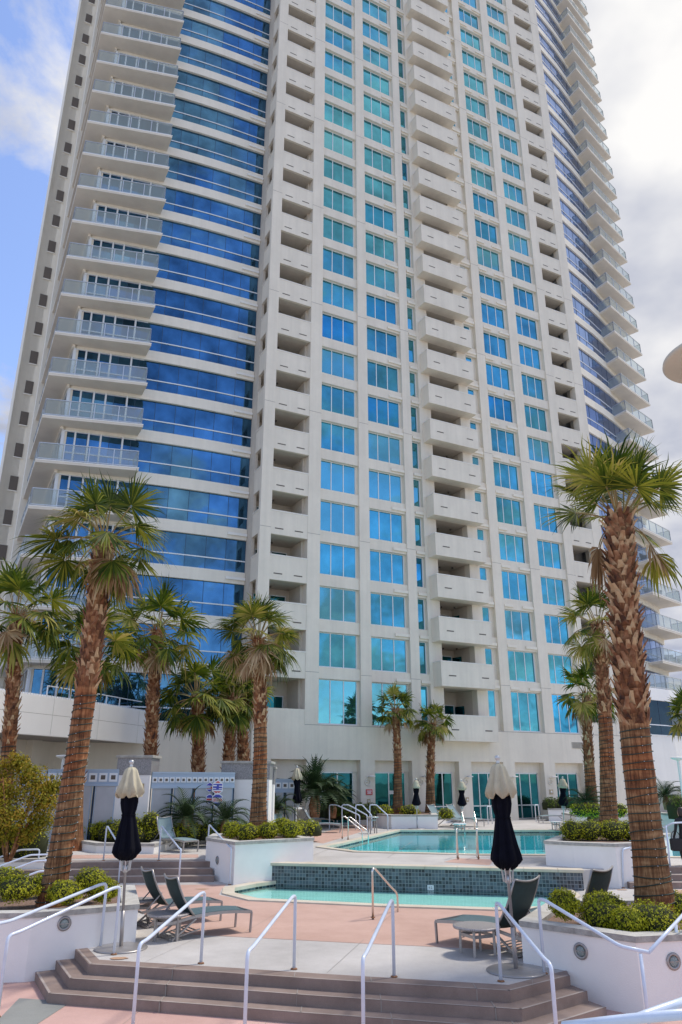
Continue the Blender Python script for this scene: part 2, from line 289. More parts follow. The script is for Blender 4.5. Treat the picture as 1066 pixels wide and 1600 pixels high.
M['podium'] = ramp_mat('podium_stucco', _weathered((0.82, 0.795, 0.745), 0.05, 0.04))
# ------------------------------------------------------------------ mesh helper
class MB:
    def __init__(self): self.v = []; self.f = []; self.mi = []; self.sm = []
    def face(self, idx, mi=0, sm=False): self.f.append(idx); self.mi.append(mi); self.sm.append(sm)
    def quad(self, a, b, c, d, mi=0):
        n = len(self.v); self.v += [tuple(a), tuple(b), tuple(c), tuple(d)]; self.face((n, n+1, n+2, n+3), mi)
    def tri(self, a, b, c, mi=0):
        n = len(self.v); self.v += [tuple(a), tuple(b), tuple(c)]; self.face((n, n+1, n+2), mi)
    def box(self, x0, x1, y0, y1, z0, z1, mi=0):
        if x0 > x1: x0, x1 = x1, x0
        if y0 > y1: y0, y1 = y1, y0
        n = len(self.v)
        self.v += [(x0, y0, z0), (x1, y0, z0), (x1, y1, z0), (x0, y1, z0), (x0, y0, z1), (x1, y0, z1), (x1, y1, z1), (x0, y1, z1)]
        for q in ((0, 3, 2, 1), (4, 5, 6, 7), (0, 1, 5, 4), (1, 2, 6, 5), (2, 3, 7, 6), (3, 0, 4, 7)): self.face(tuple(n+i for i in q), mi)
        return self
    def obox(self, c, ax, hx, hy, z0, z1, mi=0):      # oriented box: centre, unit direction, half sizes
        ax = Vector((ax[0], ax[1], 0)).normalized(); ay = Vector((-ax.y, ax.x, 0)); c = Vector((c[0], c[1], 0))
        self.prism([(c+ax*a*hx+ay*b*hy)[:2] for a, b in ((-1, -1), (1, -1), (1, 1), (-1, 1))], z0, z1, mi); return self
    def prism(self, poly, z0, z1, mi=0, top_mi=None, holes=None):
        area = sum(poly[i][0]*poly[(i+1) % len(poly)][1]-poly[(i+1) % len(poly)][0]*poly[i][1] for i in range(len(poly)))
        if area < 0: poly = poly[::-1]
        polys = [poly]
        for h in holes or []:
            a = sum(h[i][0]*h[(i+1) % len(h)][1]-h[(i+1) % len(h)][0]*h[i][1] for i in range(len(h)))
            polys.append(h[::-1] if a > 0 else h)
        flat = [p for pl in polys for p in pl]; n = len(self.v)
        self.v += [(p[0], p[1], z0) for p in flat] + [(p[0], p[1], z1) for p in flat]; m = len(flat)
        tr = tessellate_polygon([[Vector((p[0], p[1], 0)) for p in pl] for pl in polys])
        for t in tr:
            a, b, c = t; A, B, C_ = flat[a], flat[b], flat[c]
            if (B[0]-A[0])*(C_[1]-A[1])-(B[1]-A[1])*(C_[0]-A[0]) < 0: b, c = c, b
            self.face((n+m+a, n+m+b, n+m+c), mi if top_mi is None else top_mi); self.face((n+a, n+c, n+b), mi)
        o = 0
        for pl in polys:
            k = len(pl)
            for i in range(k):
                j = (i+1) % k; self.face((n+o+i, n+o+j, n+m+o+j, n+m+o+i), mi)
            o += k
        return self
    def tube(self, pts, r, n=8, mi=0, cap=True, closed=False):
        pts = [Vector(p) for p in pts]; rs = r if isinstance(r, (list, tuple)) else [r]*len(pts)
        base = len(self.v); k = len(pts); up = None
        for i, p in enumerate(pts):
            if closed: d = pts[(i+1) % k]-pts[i-1]
            else: d = pts[min(i+1, k-1)]-pts[max(i-1, 0)]
            d.normalize()
            if up is None: up = Vector((0, 0, 1)) if abs(d.z) < 0.9 else Vector((1, 0, 0))
            a = d.cross(up)
            if a.length < 1e-4: a = d.orthogonal()
            a.normalize(); b = a.cross(d).normalized(); up = b
            for j in range(n):
                t = 2*pi*j/n; self.v.append(tuple(p+(a*cos(t)+b*sin(t))*rs[i]))
        for i in range(k if closed else k-1):
            i2 = (i+1) % k
            for j in range(n):
                self.face((base+i*n+j, base+i*n+(j+1) % n, base+i2*n+(j+1) % n, base+i2*n+j), mi, True)
        if cap and not closed:
            self.face(tuple(base+j for j in range(n))[::-1], mi); self.face(tuple(base+(k-1)*n+j for j in range(n)), mi)
        return self
    def lathe(self, prof, c=(0, 0, 0), n=24, mi=0, mod=None, smooth=True):
        base = len(self.v)
        for i, (r, z) in enumerate(prof):
            for j in range(n):
                t = 2*pi*j/n; rr, dz = (r, 0) if mod is None else mod(r, z, t, i)
                self.v.append((c[0]+rr*cos(t), c[1]+rr*sin(t), c[2]+z+dz))
        for i in range(len(prof)-1):
            for j in range(n): self.face((base+i*n+j, base+i*n+(j+1) % n, base+(i+1)*n+(j+1) % n, base+(i+1)*n+j), mi, smooth)
        if prof[0][0] > 1e-4: self.face(tuple(base+j for j in range(n))[::-1], mi)
        if prof[-1][0] > 1e-4: self.face(tuple(base+(len(prof)-1)*n+j for j in range(n)), mi)
        return self
    def bar(self, a, b, w, h=None, mi=0):       # rectangular bar between two points
        h = h or w; a, b = Vector(a), Vector(b); d = (b-a).normalized()
        s = d.cross(Vector((0, 0, 1)));  s = Vector((1, 0, 0)) if s.length < 1e-3 else s.normalized(); u = s.cross(d).normalized(); n = len(self.v)
        for p in (a, b):
            for x, y in ((-1, -1), (1, -1), (1, 1), (-1, 1)): self.v.append(tuple(p+s*x*w/2+u*y*h/2))
        for q in ((3, 2, 1, 0), (4, 5, 6, 7), (0, 1, 5, 4), (1, 2, 6, 5), (2, 3, 7, 6), (3, 0, 4, 7)): self.face(tuple(n+i for i in q), mi)
        return self
    def build(self, name, mats, parent=None, bevel=0):
        me = bpy.data.meshes.new(name); me.from_pydata(self.v, [], self.f)
        for m in (mats if isinstance(mats, (list, tuple)) else [mats]): me.materials.append(M[m] if isinstance(m, str) else m)
        me.polygons.foreach_set('material_index', self.mi); me.polygons.foreach_set('use_smooth', self.sm); me.update()
        o = bpy.data.objects.new(name, me); COL.objects.link(o)
        if parent is not None: o.parent = parent
        if bevel:
            b = o.modifiers.new('bevel', 'BEVEL'); b.width = bevel; b.segments = 2; b.limit_method = 'ANGLE'; b.angle_limit = R(40)
        return o
def tag(o, label=None, cat=None, group=None, kind=None):
    for k, v in (('label', label), ('category', cat), ('group', group), ('kind', kind)):
        if v: o[k] = v
    return o
def empty(name, loc=(0, 0, 0), rz=0, label=None, cat=None, group=None):
    o = bpy.data.objects.new(name, None); COL.objects.link(o); o.location = loc; o.rotation_euler = (0, 0, rz); o.empty_display_size = 0.3
    return tag(o, label, cat, group)
CH = {}
def copy_tree(o, parent=None):
    c = o.copy(); COL.objects.link(c)
    if parent is not None: c.parent = parent
    for ch in [x for x in bpy.data.objects if x.parent == o]: copy_tree(ch, c)
    return c
def struct(mb, name, mats, label, cat, bevel=0):
    return tag(mb.build(name, mats, bevel=bevel), label, cat, kind='structure')
def fillet(pts, r=0.07, k=4):
    pts = [Vector(p) for p in pts]; out = [pts[0]]
    for i in range(1, len(pts)-1):
        a, b, c = pts[i-1], pts[i], pts[i+1]; u = (a-b); v = (c-b); t = min(r, u.length*0.45, v.length*0.45)
        p0 = b+u.normalized()*t; p1 = b+v.normalized()*t
        for j in range(k+1):
            s = j/k; out.append(p0.lerp(b, s).lerp(b.lerp(p1, s), s))
    return out+[pts[-1]]
def offset_poly(poly, d):
    a = sum(poly[i][0]*poly[(i+1) % len(poly)][1]-poly[(i+1) % len(poly)][0]*poly[i][1] for i in range(len(poly)))
    s = 1 if a > 0 else -1; out = []; n = len(poly)
    for i in range(n):
        p0, p1, p2 = Vector(poly[i-1][:2]), Vector(poly[i][:2]), Vector(poly[(i+1) % n][:2])
        d1 = (p1-p0).normalized(); d2 = (p2-p1).normalized(); n1 = Vector((d1.y, -d1.x))*s; n2 = Vector((d2.y, -d2.x))*s
        b = (n1+n2).normalized(); k = d/max(0.4, b.dot(n1)); out.append(tuple(p1+b*k))
    return out

ZM, ZU = 0.42, 0.90
exec_parts = []

# ================================================================== GROUND, TERRACES, POOLS (structure)
mb = MB(); mb.quad((-1500, -600, 0), (1500, -600, 0), (1500, 2500, 0), (-1500, 2500, 0)); struct(mb, 'ground', 'ground', 'pink tinted ground paving around the hotel', 'ground')
# front steps: top nosing polyline
S1 = [(-4.70, 15.02), (-4.09, 13.87), (-1.9, 13.33), (-0.32, 12.9), (2.40, 12.24), (3.50, 13.12)]
def step_off(d):
    out = []
    for i, p in enumerate(S1):
        p1 = Vector(p)
        ds = []
        if i > 0: ds.append((p1-Vector(S1[i-1])).normalized())
        if i < len(S1)-1: ds.append((Vector(S1[i+1])-p1).normalized())
        ns = [Vector((q.y, -q.x)) for q in ds]; b = sum(ns, Vector((0, 0))).normalized(); out.append(tuple(p1+b*(d/max(0.5, b.dot(ns[0])))))
    # run the ends into the planter walls
    l = (Vector(out[0])-Vector(out[1])).normalized(); r = (Vector(out[-1])-Vector(out[-2])).normalized()
    out[0] = tuple(Vector(out[0])+l*(d*0.1)); out[-1] = tuple(Vector(out[-1])+r*(d*-0.1)); return out
lpool = [(-2.97, 22.88), (-2.45, 23.75), (-1.85, 24.50), (6.02, 22.78), (5.9, 21.5), (4.9, 19.6), (3.53, 19.42), (1.03, 19.96), (-2.13, 20.9), (-2.85, 21.9)]
upool = [(-0.62, 30.2), (0.0, 31.8), (2.94, 40.3), (13.5, 40.3), (13.5, 25.9), (6.84, 27.2), (4.64, 27.3), (0.6, 28.4)]
T0, T1 = Vector((-2.06, 24.40)), Vector((6.62, 22.50))
mid_outer = [S1[0], S1[1], S1[2], S1[3], S1[4], S1[5], (3.6, 13.6), (4.5, 12.8), (14, 14.0), (22, 24), (22, 25.3), (-14, 25.3), (-14, 14.9), (-5.3, 14.9)]
mb = MB(); mb.prism(mid_outer, -0.02, ZM, 0, 0, holes=[offset_poly(lpool, 0.0)]); struct(mb, 'terrace', 'concrete', 'pale concrete middle terrace with loungers beside the small pool', 'terrace')
mb = MB()
for d, z0, z1 in ((0.32, 0.0, 0.28), (0.64, 0.0, 0.14)):
    o = step_off(d)
    mb.prism(o+[(3.2, 14.0), (-4.4, 15.2)], z0+0.0, z1, 0, 1)
o = step_off(0.0); inn = [tuple(Vector(p)+Vector((0.05, 0.33))) for p in o]
for i in range(len(o)-1): mb.prism([o[i], o[i+1], inn[i+1], inn[i]], ZM-0.02, ZM+0.004, 1)
so = step_off(0.012)
for i in range(len(so)-1): mb.prism([so[i], so[i+1], tuple(Vector(o[i+1])+Vector((0, 0.01))), tuple(Vector(o[i])+Vector((0, 0.01)))], 0.28, ZM+0.004, 0)
st = struct(mb, 'front_steps', ['step', 'step'], 'three brown concrete steps with chamfered ends up to the terrace', 'steps')
mb = MB()      # joints cut across the steps and lighter worn nosings
for d, z in ((0.0, ZM+0.006), (0.32, 0.284), (0.64, 0.144)):
    a = step_off(d)
    for i in range(len(a)-1):
        p, q = Vector(a[i]), Vector(a[i+1]); t = (q-p).normalized(); nn = Vector((-t.y, t.x))
        mb.quad((*(p+nn*0.004), z), (*(q+nn*0.004), z), (*(q+nn*0.045), z), (*(p+nn*0.045), z))
struct(mb, 'step_nosing', 'stepedge', 'worn paler nosings along the front steps', 'steps')
mb = MB()
for k, s in enumerate((0.30, 0.335, 0.66, 0.69)):
    for d, z0, z1 in ((0.0, 0.28, ZM), (0.32, 0.14, 0.28), (0.64, 0.0, 0.14)):
        a = step_off(d); p = Vector(a[1]).lerp(Vector(a[4]), (0.22, 0.52, 0.70, 0.93)[k]+d*0.06)
        mb.box(p.x-0.006, p.x+0.006, p.y-0.016, p.y+0.3, z1-0.02, z1+0.007); mb.box(p.x-0.006, p.x+0.006, p.y-0.018, p.y+0.02, z0, z1+0.007)
struct(mb, 'step_joint', 'joint', 'thin joints cut across the front steps', 'steps')
# stained paving sheets
def sheet(pts, z, m, name, label): mb = MB(); mb.prism(pts, z-0.02, z+0.004); return struct(mb, name, m, label, 'paving')
sheet([G(330, 1462, ZM)[:2], G(560, 1474, ZM)[:2], G(690, 1480, ZM)[:2], G(860, 1488, ZM)[:2], G(905, 1440, ZM)[:2], (5.3, 19.3), (3.55, 19.1), (1.0, 19.64), (-2.3, 20.6), (-3.2, 21.7), (-3.3, 22.9), (-3.3, 23.75), (-9, 23.5), (-9, 19.6), (-4.6, 19.2), (-3.6, 16.6)], ZM, 'pink', 'paving', 'salmon stained concrete between the loungers and the small pool')
sheet([(-20, 6), (12, 6), (12, 13.2), (3, 13.6), (-4.4, 14.9), (-20, 15)], 0, 'pink2', 'paving', 'salmon paving at the foot of the steps')
sheet([(8.2, 19.5), (20, 19.5), (20, 22.7), (8.2, 22.7)], ZM, 'pink', 'paving', 'salmon paving at the foot of the right side steps')
sheet([G(0, 1592, 0)[:2], G(30, 1561, 0)[:2], G(112, 1566, 0)[:2], G(60, 1600, 0)[:2], G(0, 1640, 0)[:2]], 0.008, 'greyband', 'paving', 'grey green band crossing the salmon paving')
# upper deck
up_outer = [(-14, 24.4), (-7.7, 25.12), (-4.2, 25.5), (-3.7, 24.9), (T0.x-0.1, T0.y+0.12), (T0.x+0.05, T0.y+0.2), (T1.x+0.04, T1.y+0.2), (8.6, 23.75), (22, 23.75), (60, 23.7), (60, 95), (-60, 95), (-60, 24.4)]
mb = MB(); mb.prism(up_outer, 0.0, ZU, 0, 0, holes=[upool]); struct(mb, 'pool_deck', 'concrete', 'pale concrete deck around the upper pool', 'deck')
sheet([(-9.5, 25.9), (-4.6, 26.3), (-4.8, 27.4), (-9.5, 27.2)], ZU, 'pink', 'paving', 'salmon strip above the left steps')
sheet([G(465, 1312, ZU)[:2], G(505, 1318, ZU)[:2], G(590, 1292, ZU)[:2], G(556, 1287, ZU)[:2]], ZU, 'pink', 'paving', 'salmon paving beside the far end of the upper pool')
sheet([G(694, 1347, ZU)[:2], G(765, 1352, ZU)[:2], G(772, 1343, ZU)[:2], G(714, 1341, ZU)[:2]], ZU, 'pink', 'paving', 'small salmon square in front of the pool ladder')
mb = MB()
def joint(a, b, z, w_=0.006):
    a, b = Vector(a), Vector(b); d_ = (b-a).normalized(); n_ = Vector((-d_.y, d_.x))*w_*0.5
    mb.quad((*(a-n_), z), (*(b-n_), z), (*(b+n_), z), (*(a+n_), z))
sd_ = Vector((0.97, -0.243)).normalized(); sp2 = Vector((0.243, 0.97))
for i in range(-3, 5):
    p = Vector((-0.3, 12.95))+sd_*(i*1.55); 
    if -4.0 < p.x < 2.9: joint(p+sp2*0.34, p+sp2*(3.0 if i < 2 else 2.3), ZM+0.0085) if i % 2 == 0 else None
joint(G(330, 1462, ZM)[:2], G(690, 1480, ZM)[:2], ZM+0.0085)
for x in (-1.9, 0.6, 3.0): joint((x, 16.6), (x+0.75, 19.5 if x > 0 else 20.2), ZM+0.0085)
for x in (-6, -3.6, -1.1, 1.5): joint((x, 26.2), (x+1.4, 33), ZU+0.0085, 0.014)
for y in (27.6, 29.6, 31.8, 34.5): joint((-7, y), (-0.9, y-0.6), ZU+0.0085, 0.014)
for x in (1, 4, 7, 10): joint((x, 40.9), (x-2, 50), ZU+0.0085, 0.02)
for x in (-5.2, -3.4, -1.4, 0.8): joint((x, 9), (x+0.4, 13.0), 0.0085)
struct(mb, 'paving_joint', 'joint', 'thin sawn joints in the concrete paving', 'paving')
# side stairs up to the deck
def stairs(name, a_top, b_top, a_bot, b_bot, label):
    mb = MB(); h = (ZU-ZM)/3
    for k in range(3):
        f = k/3.0; p = [Vector(a_top).lerp(Vector(a_bot), f*1.0), Vector(b_top).lerp(Vector(b_bot), f*1.0)]
        q = [Vector(a_top).lerp(Vector(a_bot), f+1/3.0), Vector(b_top).lerp(Vector(b_bot), f+1/3.0)]
        back = [Vector(a_top)+(Vector(a_top)-Vector(a_bot))*0.25, Vector(b_top)+(Vector(b_top)-Vector(b_bot))*0.25]
        mb.prism([tuple(q[0]), tuple(q[1]), tuple(back[1]), tuple(back[0])], ZM-0.01, ZU-h*k+(0.005 if k == 0 else 0)-0.0, 0, 1)
    return struct(mb, name, ['step', 'stepedge'], label, 'steps')
stairs('side_steps', (-13.5, 24.75), (-4.1, 25.45), (-13.2, 23.5), (-3.75, 24.35), 'three brown steps left of the planter up to the pool deck')
stairs('side_steps', (8.0, 23.75), (21.5, 23.75), (8.0, 22.85), (21.5, 22.85), 'three brown steps behind the big right palm')
# lower pool
mb = MB(); mb.prism(lpool, 0.012, 0.235); basin = mb
n = len(lpool); LPI = offset_poly(lpool, -0.008)
for i in [q for q in range(n) if q != 2]:
    a, b = LPI[i], LPI[(i+1) % n]; basin.quad((*a, 0.236), (*b, 0.236), (*b, 0.26), (*a, 0.26))
struct(basin, 'pool_basin', 'basin', 'aqua plaster basin of the small pool', 'pool')
mb = MB()
for i in [q for q in range(n) if q != 2]:
    a, b = LPI[i], LPI[(i+1) % n]; mb.quad((*a, 0.26), (*b, 0.26), (*b, ZM), (*a, ZM))
struct(mb, 'waterline_tile', 'tile', 'dark mosaic at the waterline of the small pool', 'pool')
mb = MB(); mb.prism(lpool, 0.325, 0.33); mb.f = [q for q in mb.f if all(mb.v[i][2] > 0.329 for i in q)]; mb.mi = [0]*len(mb.f); mb.sm = [False]*len(mb.f); struct(mb, 'water', 'water', 'clear aqua water of the small lower pool', 'water')
def coping(poly, z, skip, w=0.30):
    mb = MB(); o = offset_poly(poly, w); i_ = offset_poly(poly, -0.03)
    for i in range(len(poly)):
        if i in skip: continue
        j = (i+1) % len(poly); mb.prism([i_[i], i_[j], o[j], o[i]], z-0.06, z+0.035)
    return mb
struct(coping(lpool, ZM, (2,)), 'coping', 'coping', 'cream stone coping round the small pool', 'coping', bevel=0.012)
# upper pool
n = len(upool); UPI = offset_poly(upool, -0.008); mb = MB(); mb.prism(upool, 0.012, 0.03)
for i in range(n):
    a, b = UPI[i], UPI[(i+1) % n]; mb.quad((*a, 0.02), (*b, 0.02), (*b, 0.66), (*a, 0.66))
mb.prism([(0.2, 29.2), (0.6, 28.45), (13.4, 26.1), (13.4, 28.2), (1.4, 30.6)], 0.02, 0.42)
struct(mb, 'pool_basin', 'basin2', 'turquoise plaster basin of the upper pool', 'pool')
mb = MB()
for i in range(n):
    a, b = UPI[i], UPI[(i+1) % n]; mb.quad((*a, 0.66), (*b, 0.66), (*b, ZU), (*a, ZU))
struct(mb, 'waterline_tile', 'tile', 'dark mosaic at the waterline of the upper pool', 'pool')
mb = MB(); mb.prism(upool, 0.80, 0.805); mb.f = [q for q in mb.f if all(mb.v[i][2] > 0.804 for i in q)]; mb.mi = [0]*len(mb.f); mb.sm = [False]*len(mb.f); struct(mb, 'water', 'water', 'turquoise water of the upper pool mirroring the tower', 'water')
struct(coping(upool, ZU, ()), 'coping', 'coping', 'cream stone coping round the upper pool', 'coping', bevel=0.012)
# mosaic weir wall between the pools: local x runs along it
d = (T1-T0); L_ = d.length; tw = empty('mosaic_wall', (T0.x, T0.y, 0), atan2(d.y, d.x), 'dark blue mosaic retaining wall between the lower and the upper pool', 'wall')
mb = MB(); mb.box(0, L_, 0.0, 0.35, -0.55, 0.86); mb.build('tiled_face', 'tile', tw)
mb = MB()
x = -0.04
while x < L_-0.05:
    x2 = min(L_+0.04, x+0.92); mb.box(x, x2-0.008, -0.05, 0.40, 0.862, 0.935); x = x2
mb.build('coping_cap', 'coping', tw, bevel=0.01)
for px, t in ((660, 0),):
    q = G(660, 1396, 0.36)
    mb = MB(); mb.box(-0.09, 0.09, -0.012, 0, 0.30, 0.42); mb.box(-0.05, -0.03, -0.016, -0.012, 0.33, 0.39, 1); mb.box(0.0, 0.05, -0.016, -0.012, 0.335, 0.35, 1); mb.box(0.0, 0.05, -0.016, -0.012, 0.37, 0.385, 1)
    o = mb.build('depth_marker', ['signwhite', 'dark'], tw); o.location = (5.35*0.88, -0.004, 0.03)

# ================================================================== PLANTERS
def planter(poly, z0, ztop, label, lights=(), capw=0.30, side_mat='stucco', cap_t=0.085, soil=True):
    cx = sum(p[0] for p in poly)/len(poly); cy = sum(p[1] for p in poly)/len(poly)
    P = [(p[0]-cx, p[1]-cy) for p in poly]
    e = empty('planter', (cx, cy, 0), 0, label, 'planter')
    mb = MB(); inner = offset_poly(P, -0.24)
    mb.prism(P, z0, ztop-cap_t, holes=[inner]); mb.build('planter_wall', side_mat, e)
    mb = MB(); o = offset_poly(P, 0.025); i_ = offset_poly(P, -capw)
    for i in range(len(P)):
        j = (i+1) % len(P); a, b = Vector(o[i]), Vector(o[j]); c, d_ = Vector(i_[j]), Vector(i_[i]); ln = (b-a).length; k = max(1, int(ln/0.95))
        for s in range(k):
            f0, f1 = s/k, (s+1)/k - (0.006/ln if s < k-1 else 0)
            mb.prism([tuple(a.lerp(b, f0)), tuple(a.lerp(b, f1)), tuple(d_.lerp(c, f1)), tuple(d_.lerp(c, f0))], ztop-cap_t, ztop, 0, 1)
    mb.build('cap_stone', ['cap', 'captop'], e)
    if soil: mb = MB(); mb.prism(offset_poly(P, -0.25), z0, ztop-0.07); mb.build('planting_soil', 'soil', e)
    for (p, dirn, z) in lights:
        mb = MB(); dv = Vector((dirn[0], dirn[1])).normalized()
        mb.lathe([(0, 0.0), (0.115, 0.0), (0.12, 0.012), (0.085, 0.028), (0.082, 0.01), (0.0, 0.01)], n=28)
        mb.lathe([(0.078, 0.011), (0.05, 0.03), (0.0, 0.036)], n=20, mi=1); mb.box(-0.08, 0.08, -0.006, 0.006, 0.012, 0.034, 0)
        lo = mb.build('step_light', ['pewter', 'railglass'], e); lo.location = (p[0]-cx+dv.x*0.002, p[1]-cy+dv.y*0.002, z)
        lo.rotation_euler = Vector((dv.x, dv.y, 0)).to_track_quat('Z', 'Y').to_euler()
    return e
def wall_pt(a, b, px, py):        # where the sight line of a pixel meets the vertical wall through a and b
    a, b = Vector(a), Vector(b); dd = (b-a).normalized(); r = ray(px, py)
    det = r.x*(-dd.y)-r.y*(-dd.x); k = (a.x*(-dd.y)-a.y*(-dd.x))/det
    return (r.x*k, r.y*k), CAMZ+r.z*k
LPf = [(-3.80, 15.60), (-4.73, 15.00), (-5.40, 14.62), (-9.5, 14.25), (-9.5, 17.9), (-4.6, 18.3)]
lp, lz = wall_pt(LPf[1], LPf[2], 100.5, 1443)
planter(LPf, 0, 1.06, 'white stucco planter with round step light at the left end of the front steps', lights=[(lp, (LPf[1][1]-LPf[2][1], LPf[2][0]-LPf[1][0]), lz)])
RPf = [(2.99, 13.96), (4.41, 12.63), (5.9, 12.95), (9.5, 14.4), (9.5, 16.6), (4.2, 16.4)]
rp, rz = wall_pt(RPf[0], RPf[1], 908, 1486); rp2, rz2 = wall_pt(RPf[1], RPf[2], 1052, 1502)
planter(RPf, 0, 1.04, 'white stucco planter holding the big palm at the right end of the front steps', lights=[(rp, (RPf[1][1]-RPf[0][1], RPf[0][0]-RPf[1][0]), rz), (rp2, (RPf[2][1]-RPf[1][1], -(RPf[2][0]-RPf[1][0])), rz2)])
PA, PB, PDd = Vector((-3.08, 23.62)), Vector((-0.86, 25.30)), Vector((-4.22, 25.4))
sp, sz = wall_pt(PDd, PA, 340, 1344)
planter([tuple(PA), tuple(PB), (-2.0, 27.4), (-4.3, 27.3), tuple(PDd)], ZM, 1.56, 'white stucco planter with palm and low bushes left of the mosaic wall', lights=[(sp, (-(PA-PDd).y*-1, -(PA-PDd).x), sz)])
planter([(6.03, 24.02), (6.70, 23.45), (7.75, 22.95), (8.65, 23.3), (11.2, 27.5), (8.2, 28.6)], ZM, 1.56, 'white stucco planter with palm at the right end of the mosaic wall')
planter([(1.55, 43.6), (2.6, 41.5), (5.0, 41.5), (5.2, 44.3), (6.6, 48.4), (3.2, 48.4)], ZU, 1.58, 'white planter of the two small palms in front of the doors')
planter([G(880, 1291, ZU)[:2], G(985, 1291, ZU)[:2], (15.0, 41), (12.0, 41)], ZU, 1.60, 'low white planter behind the right end of the upper pool')
q0, q1 = G(858, 1283, ZU), G(900, 1283, ZU)
planter([q0[:2], q1[:2], (q1.x+1.5, q1.y+3), (q0.x+1, q0.y+3)], ZU, 1.62, 'small white planter with a clipped hedge under the right pier')
planter([G(150, 1333, ZU)[:2], G(240, 1334, ZU)[:2], G(300, 1318, ZU)[:2], (-1.2, 35.5), (-1.2, 37), (-9.0, 36), (-11.2, 31.2)], ZU, 1.22, 'long low white planter wall in front of the grey fence')
planter([(-13.4, 24.3), (-8.95, 24.6), (-9.0, 26.6), (-13.4, 28.5)], ZM, 1.02, 'low white planter with the trimmed hedge at the far left')
planter([G(440, 1282, ZU)[:2], G(555, 1278, ZU)[:2], (3.0, 46.5), (-3.0, 45.0)], ZU, 1.35, 'low white planter under the cycads beside the doors')
planter([(14.2, 33.0), (26, 35.5), (26, 38), (14.2, 37)], ZU, 1.9, 'white planter with a dark hedge at the far right')

# ================================================================== TOWER
TW = empty('residential_tower', FA, atan2(FU.y, FU.x), 'pale concrete high-rise with teal and blue glass and rows of balconies', 'tower')
H = 2.8365; NK = 31
def zk(k): return 6.31 if k == 0 else 9.59+H*(k-1)
def zt(k): return 8.90 if k == 0 else zk(k)+2.09
TOP = zk(NK)+2.6
# local frame: x = along the facade, y = inwards (outwards negative)
COLS = {'a': (0.0, 2.70), 'b': (3.57, 6.30), 'n': (7.10, 7.80), 'm': (12.42, 13.16), 'c': (14.26, 16.82), 'd': (17.84, 20.32)}
PIERS = [(-4.05, -3.32), (-0.87, 0.0), (2.82, 3.57), (6.42, 7.10), (13.46, 14.26), (16.96, 17.84), (20.5, 21.34), (23.62, 24.62)]
w = MB()
Y0 = 0.0
for i, (a, b) in enumerate(PIERS):
    w.box(a, b, Y0, 0.30 if i == 0 else 0.62, 4.45, TOP)
# solid walls beside the central balconies
for a, b in ((7.86, 8.86), (11.50, 12.36)): w.box(a, b, 0.03, 0.62, 4.45, TOP)
# base storey with door recesses
REC = [(0.16, 2.74), (3.70, 6.28), (7.24, 9.72), (10.66, 13.20), (14.14, 16.58), (17.55, 20.07)]
xs = [-4.05]
for a, b in [(-2.86, -0.72)]+REC+[(23.9, 24.3)]: xs += [a, b]
xs += [26.0]
for i in range(0, len(xs), 2): w.box(xs[i], xs[i+1], -0.002, 0.5, 0.88, 4.36)
w.box(-4.05, 26.0, -0.004, 0.5, 4.36, 6.26)
for i in range(1, len(xs)-1, 2): w.box(xs[i], xs[i+1], 0.5, 0.75, 0.88, 4.36)
for a, b in REC: w.box(a, b, 0.44, 0.5, 3.72, 4.36)
# spandrels
for k in range(NK+1):
    top = zk(k); bot = zt(k-1) if k else 6.255
    if k == 0: top = zk(0)
    for key, (a, b) in COLS.items():
        e = {'a': 2.82, 'b': 6.42, 'n': 7.86, 'm': 13.46, 'c': 16.96, 'd': 20.5}[key]
        a0 = a if key != 'm' else 12.36
        w.box(a0, e, 0.11, 0.62, bot+0.002, top-0.002)
    for a, b in ((-3.32, -0.87), (21.34, 23.62)):
        if k == 0: w.box(a, b, 0.02, 0.22, 6.25, zk(0)+0.78)
# sills under windows + right jambs (slightly recessed returns)
for key, e in (('a', 2.82), ('b', 6.42), ('n', 7.86), ('m', 13.46), ('c', 16.96), ('d', 20.5)):
    a, b = COLS[key]; w.box(b+0.004, e, 0.30, 0.62, 6.3, TOP)
w.box(-3.4, 24.6, 0.62, 0.9, TOP-0.6, TOP+0.5)
WF = w
# interior mass and roof
w = MB(); w.box(-15.2, -4.3, 5.2, 30, 0.9, TOP); w.box(-4.3, 24.9, 2.6, 30, 0.9, TOP); w.box(24.9, 33, 5.5, 28, 0.9, TOP)
w.box(-18.1, -15.2, 20.0, 32, 0.9, TOP); w.box(-16.3, -15.2, 9.6, 20.0, 0.9, TOP); w.box(-16.95, -16.3, 9.5, 10.4, 0.9, TOP)
w.box(-18.1, -16.95, 20.0, 20.3, 0.9, TOP)
w.build('core_wall', 'facade2', TW)
for k in range(NK+1):
    w = MB(); w.box(-17.45, -16.85, 19.93, 20.02, zk(k)+0.83, zk(k)+2.03, 0); w.box(-17.5, -16.8, 19.88, 20.0, zk(k)+0.76, zk(k)+0.83, 1)
    w.build('stair_opening', ['dark', 'whitecap'], TW)
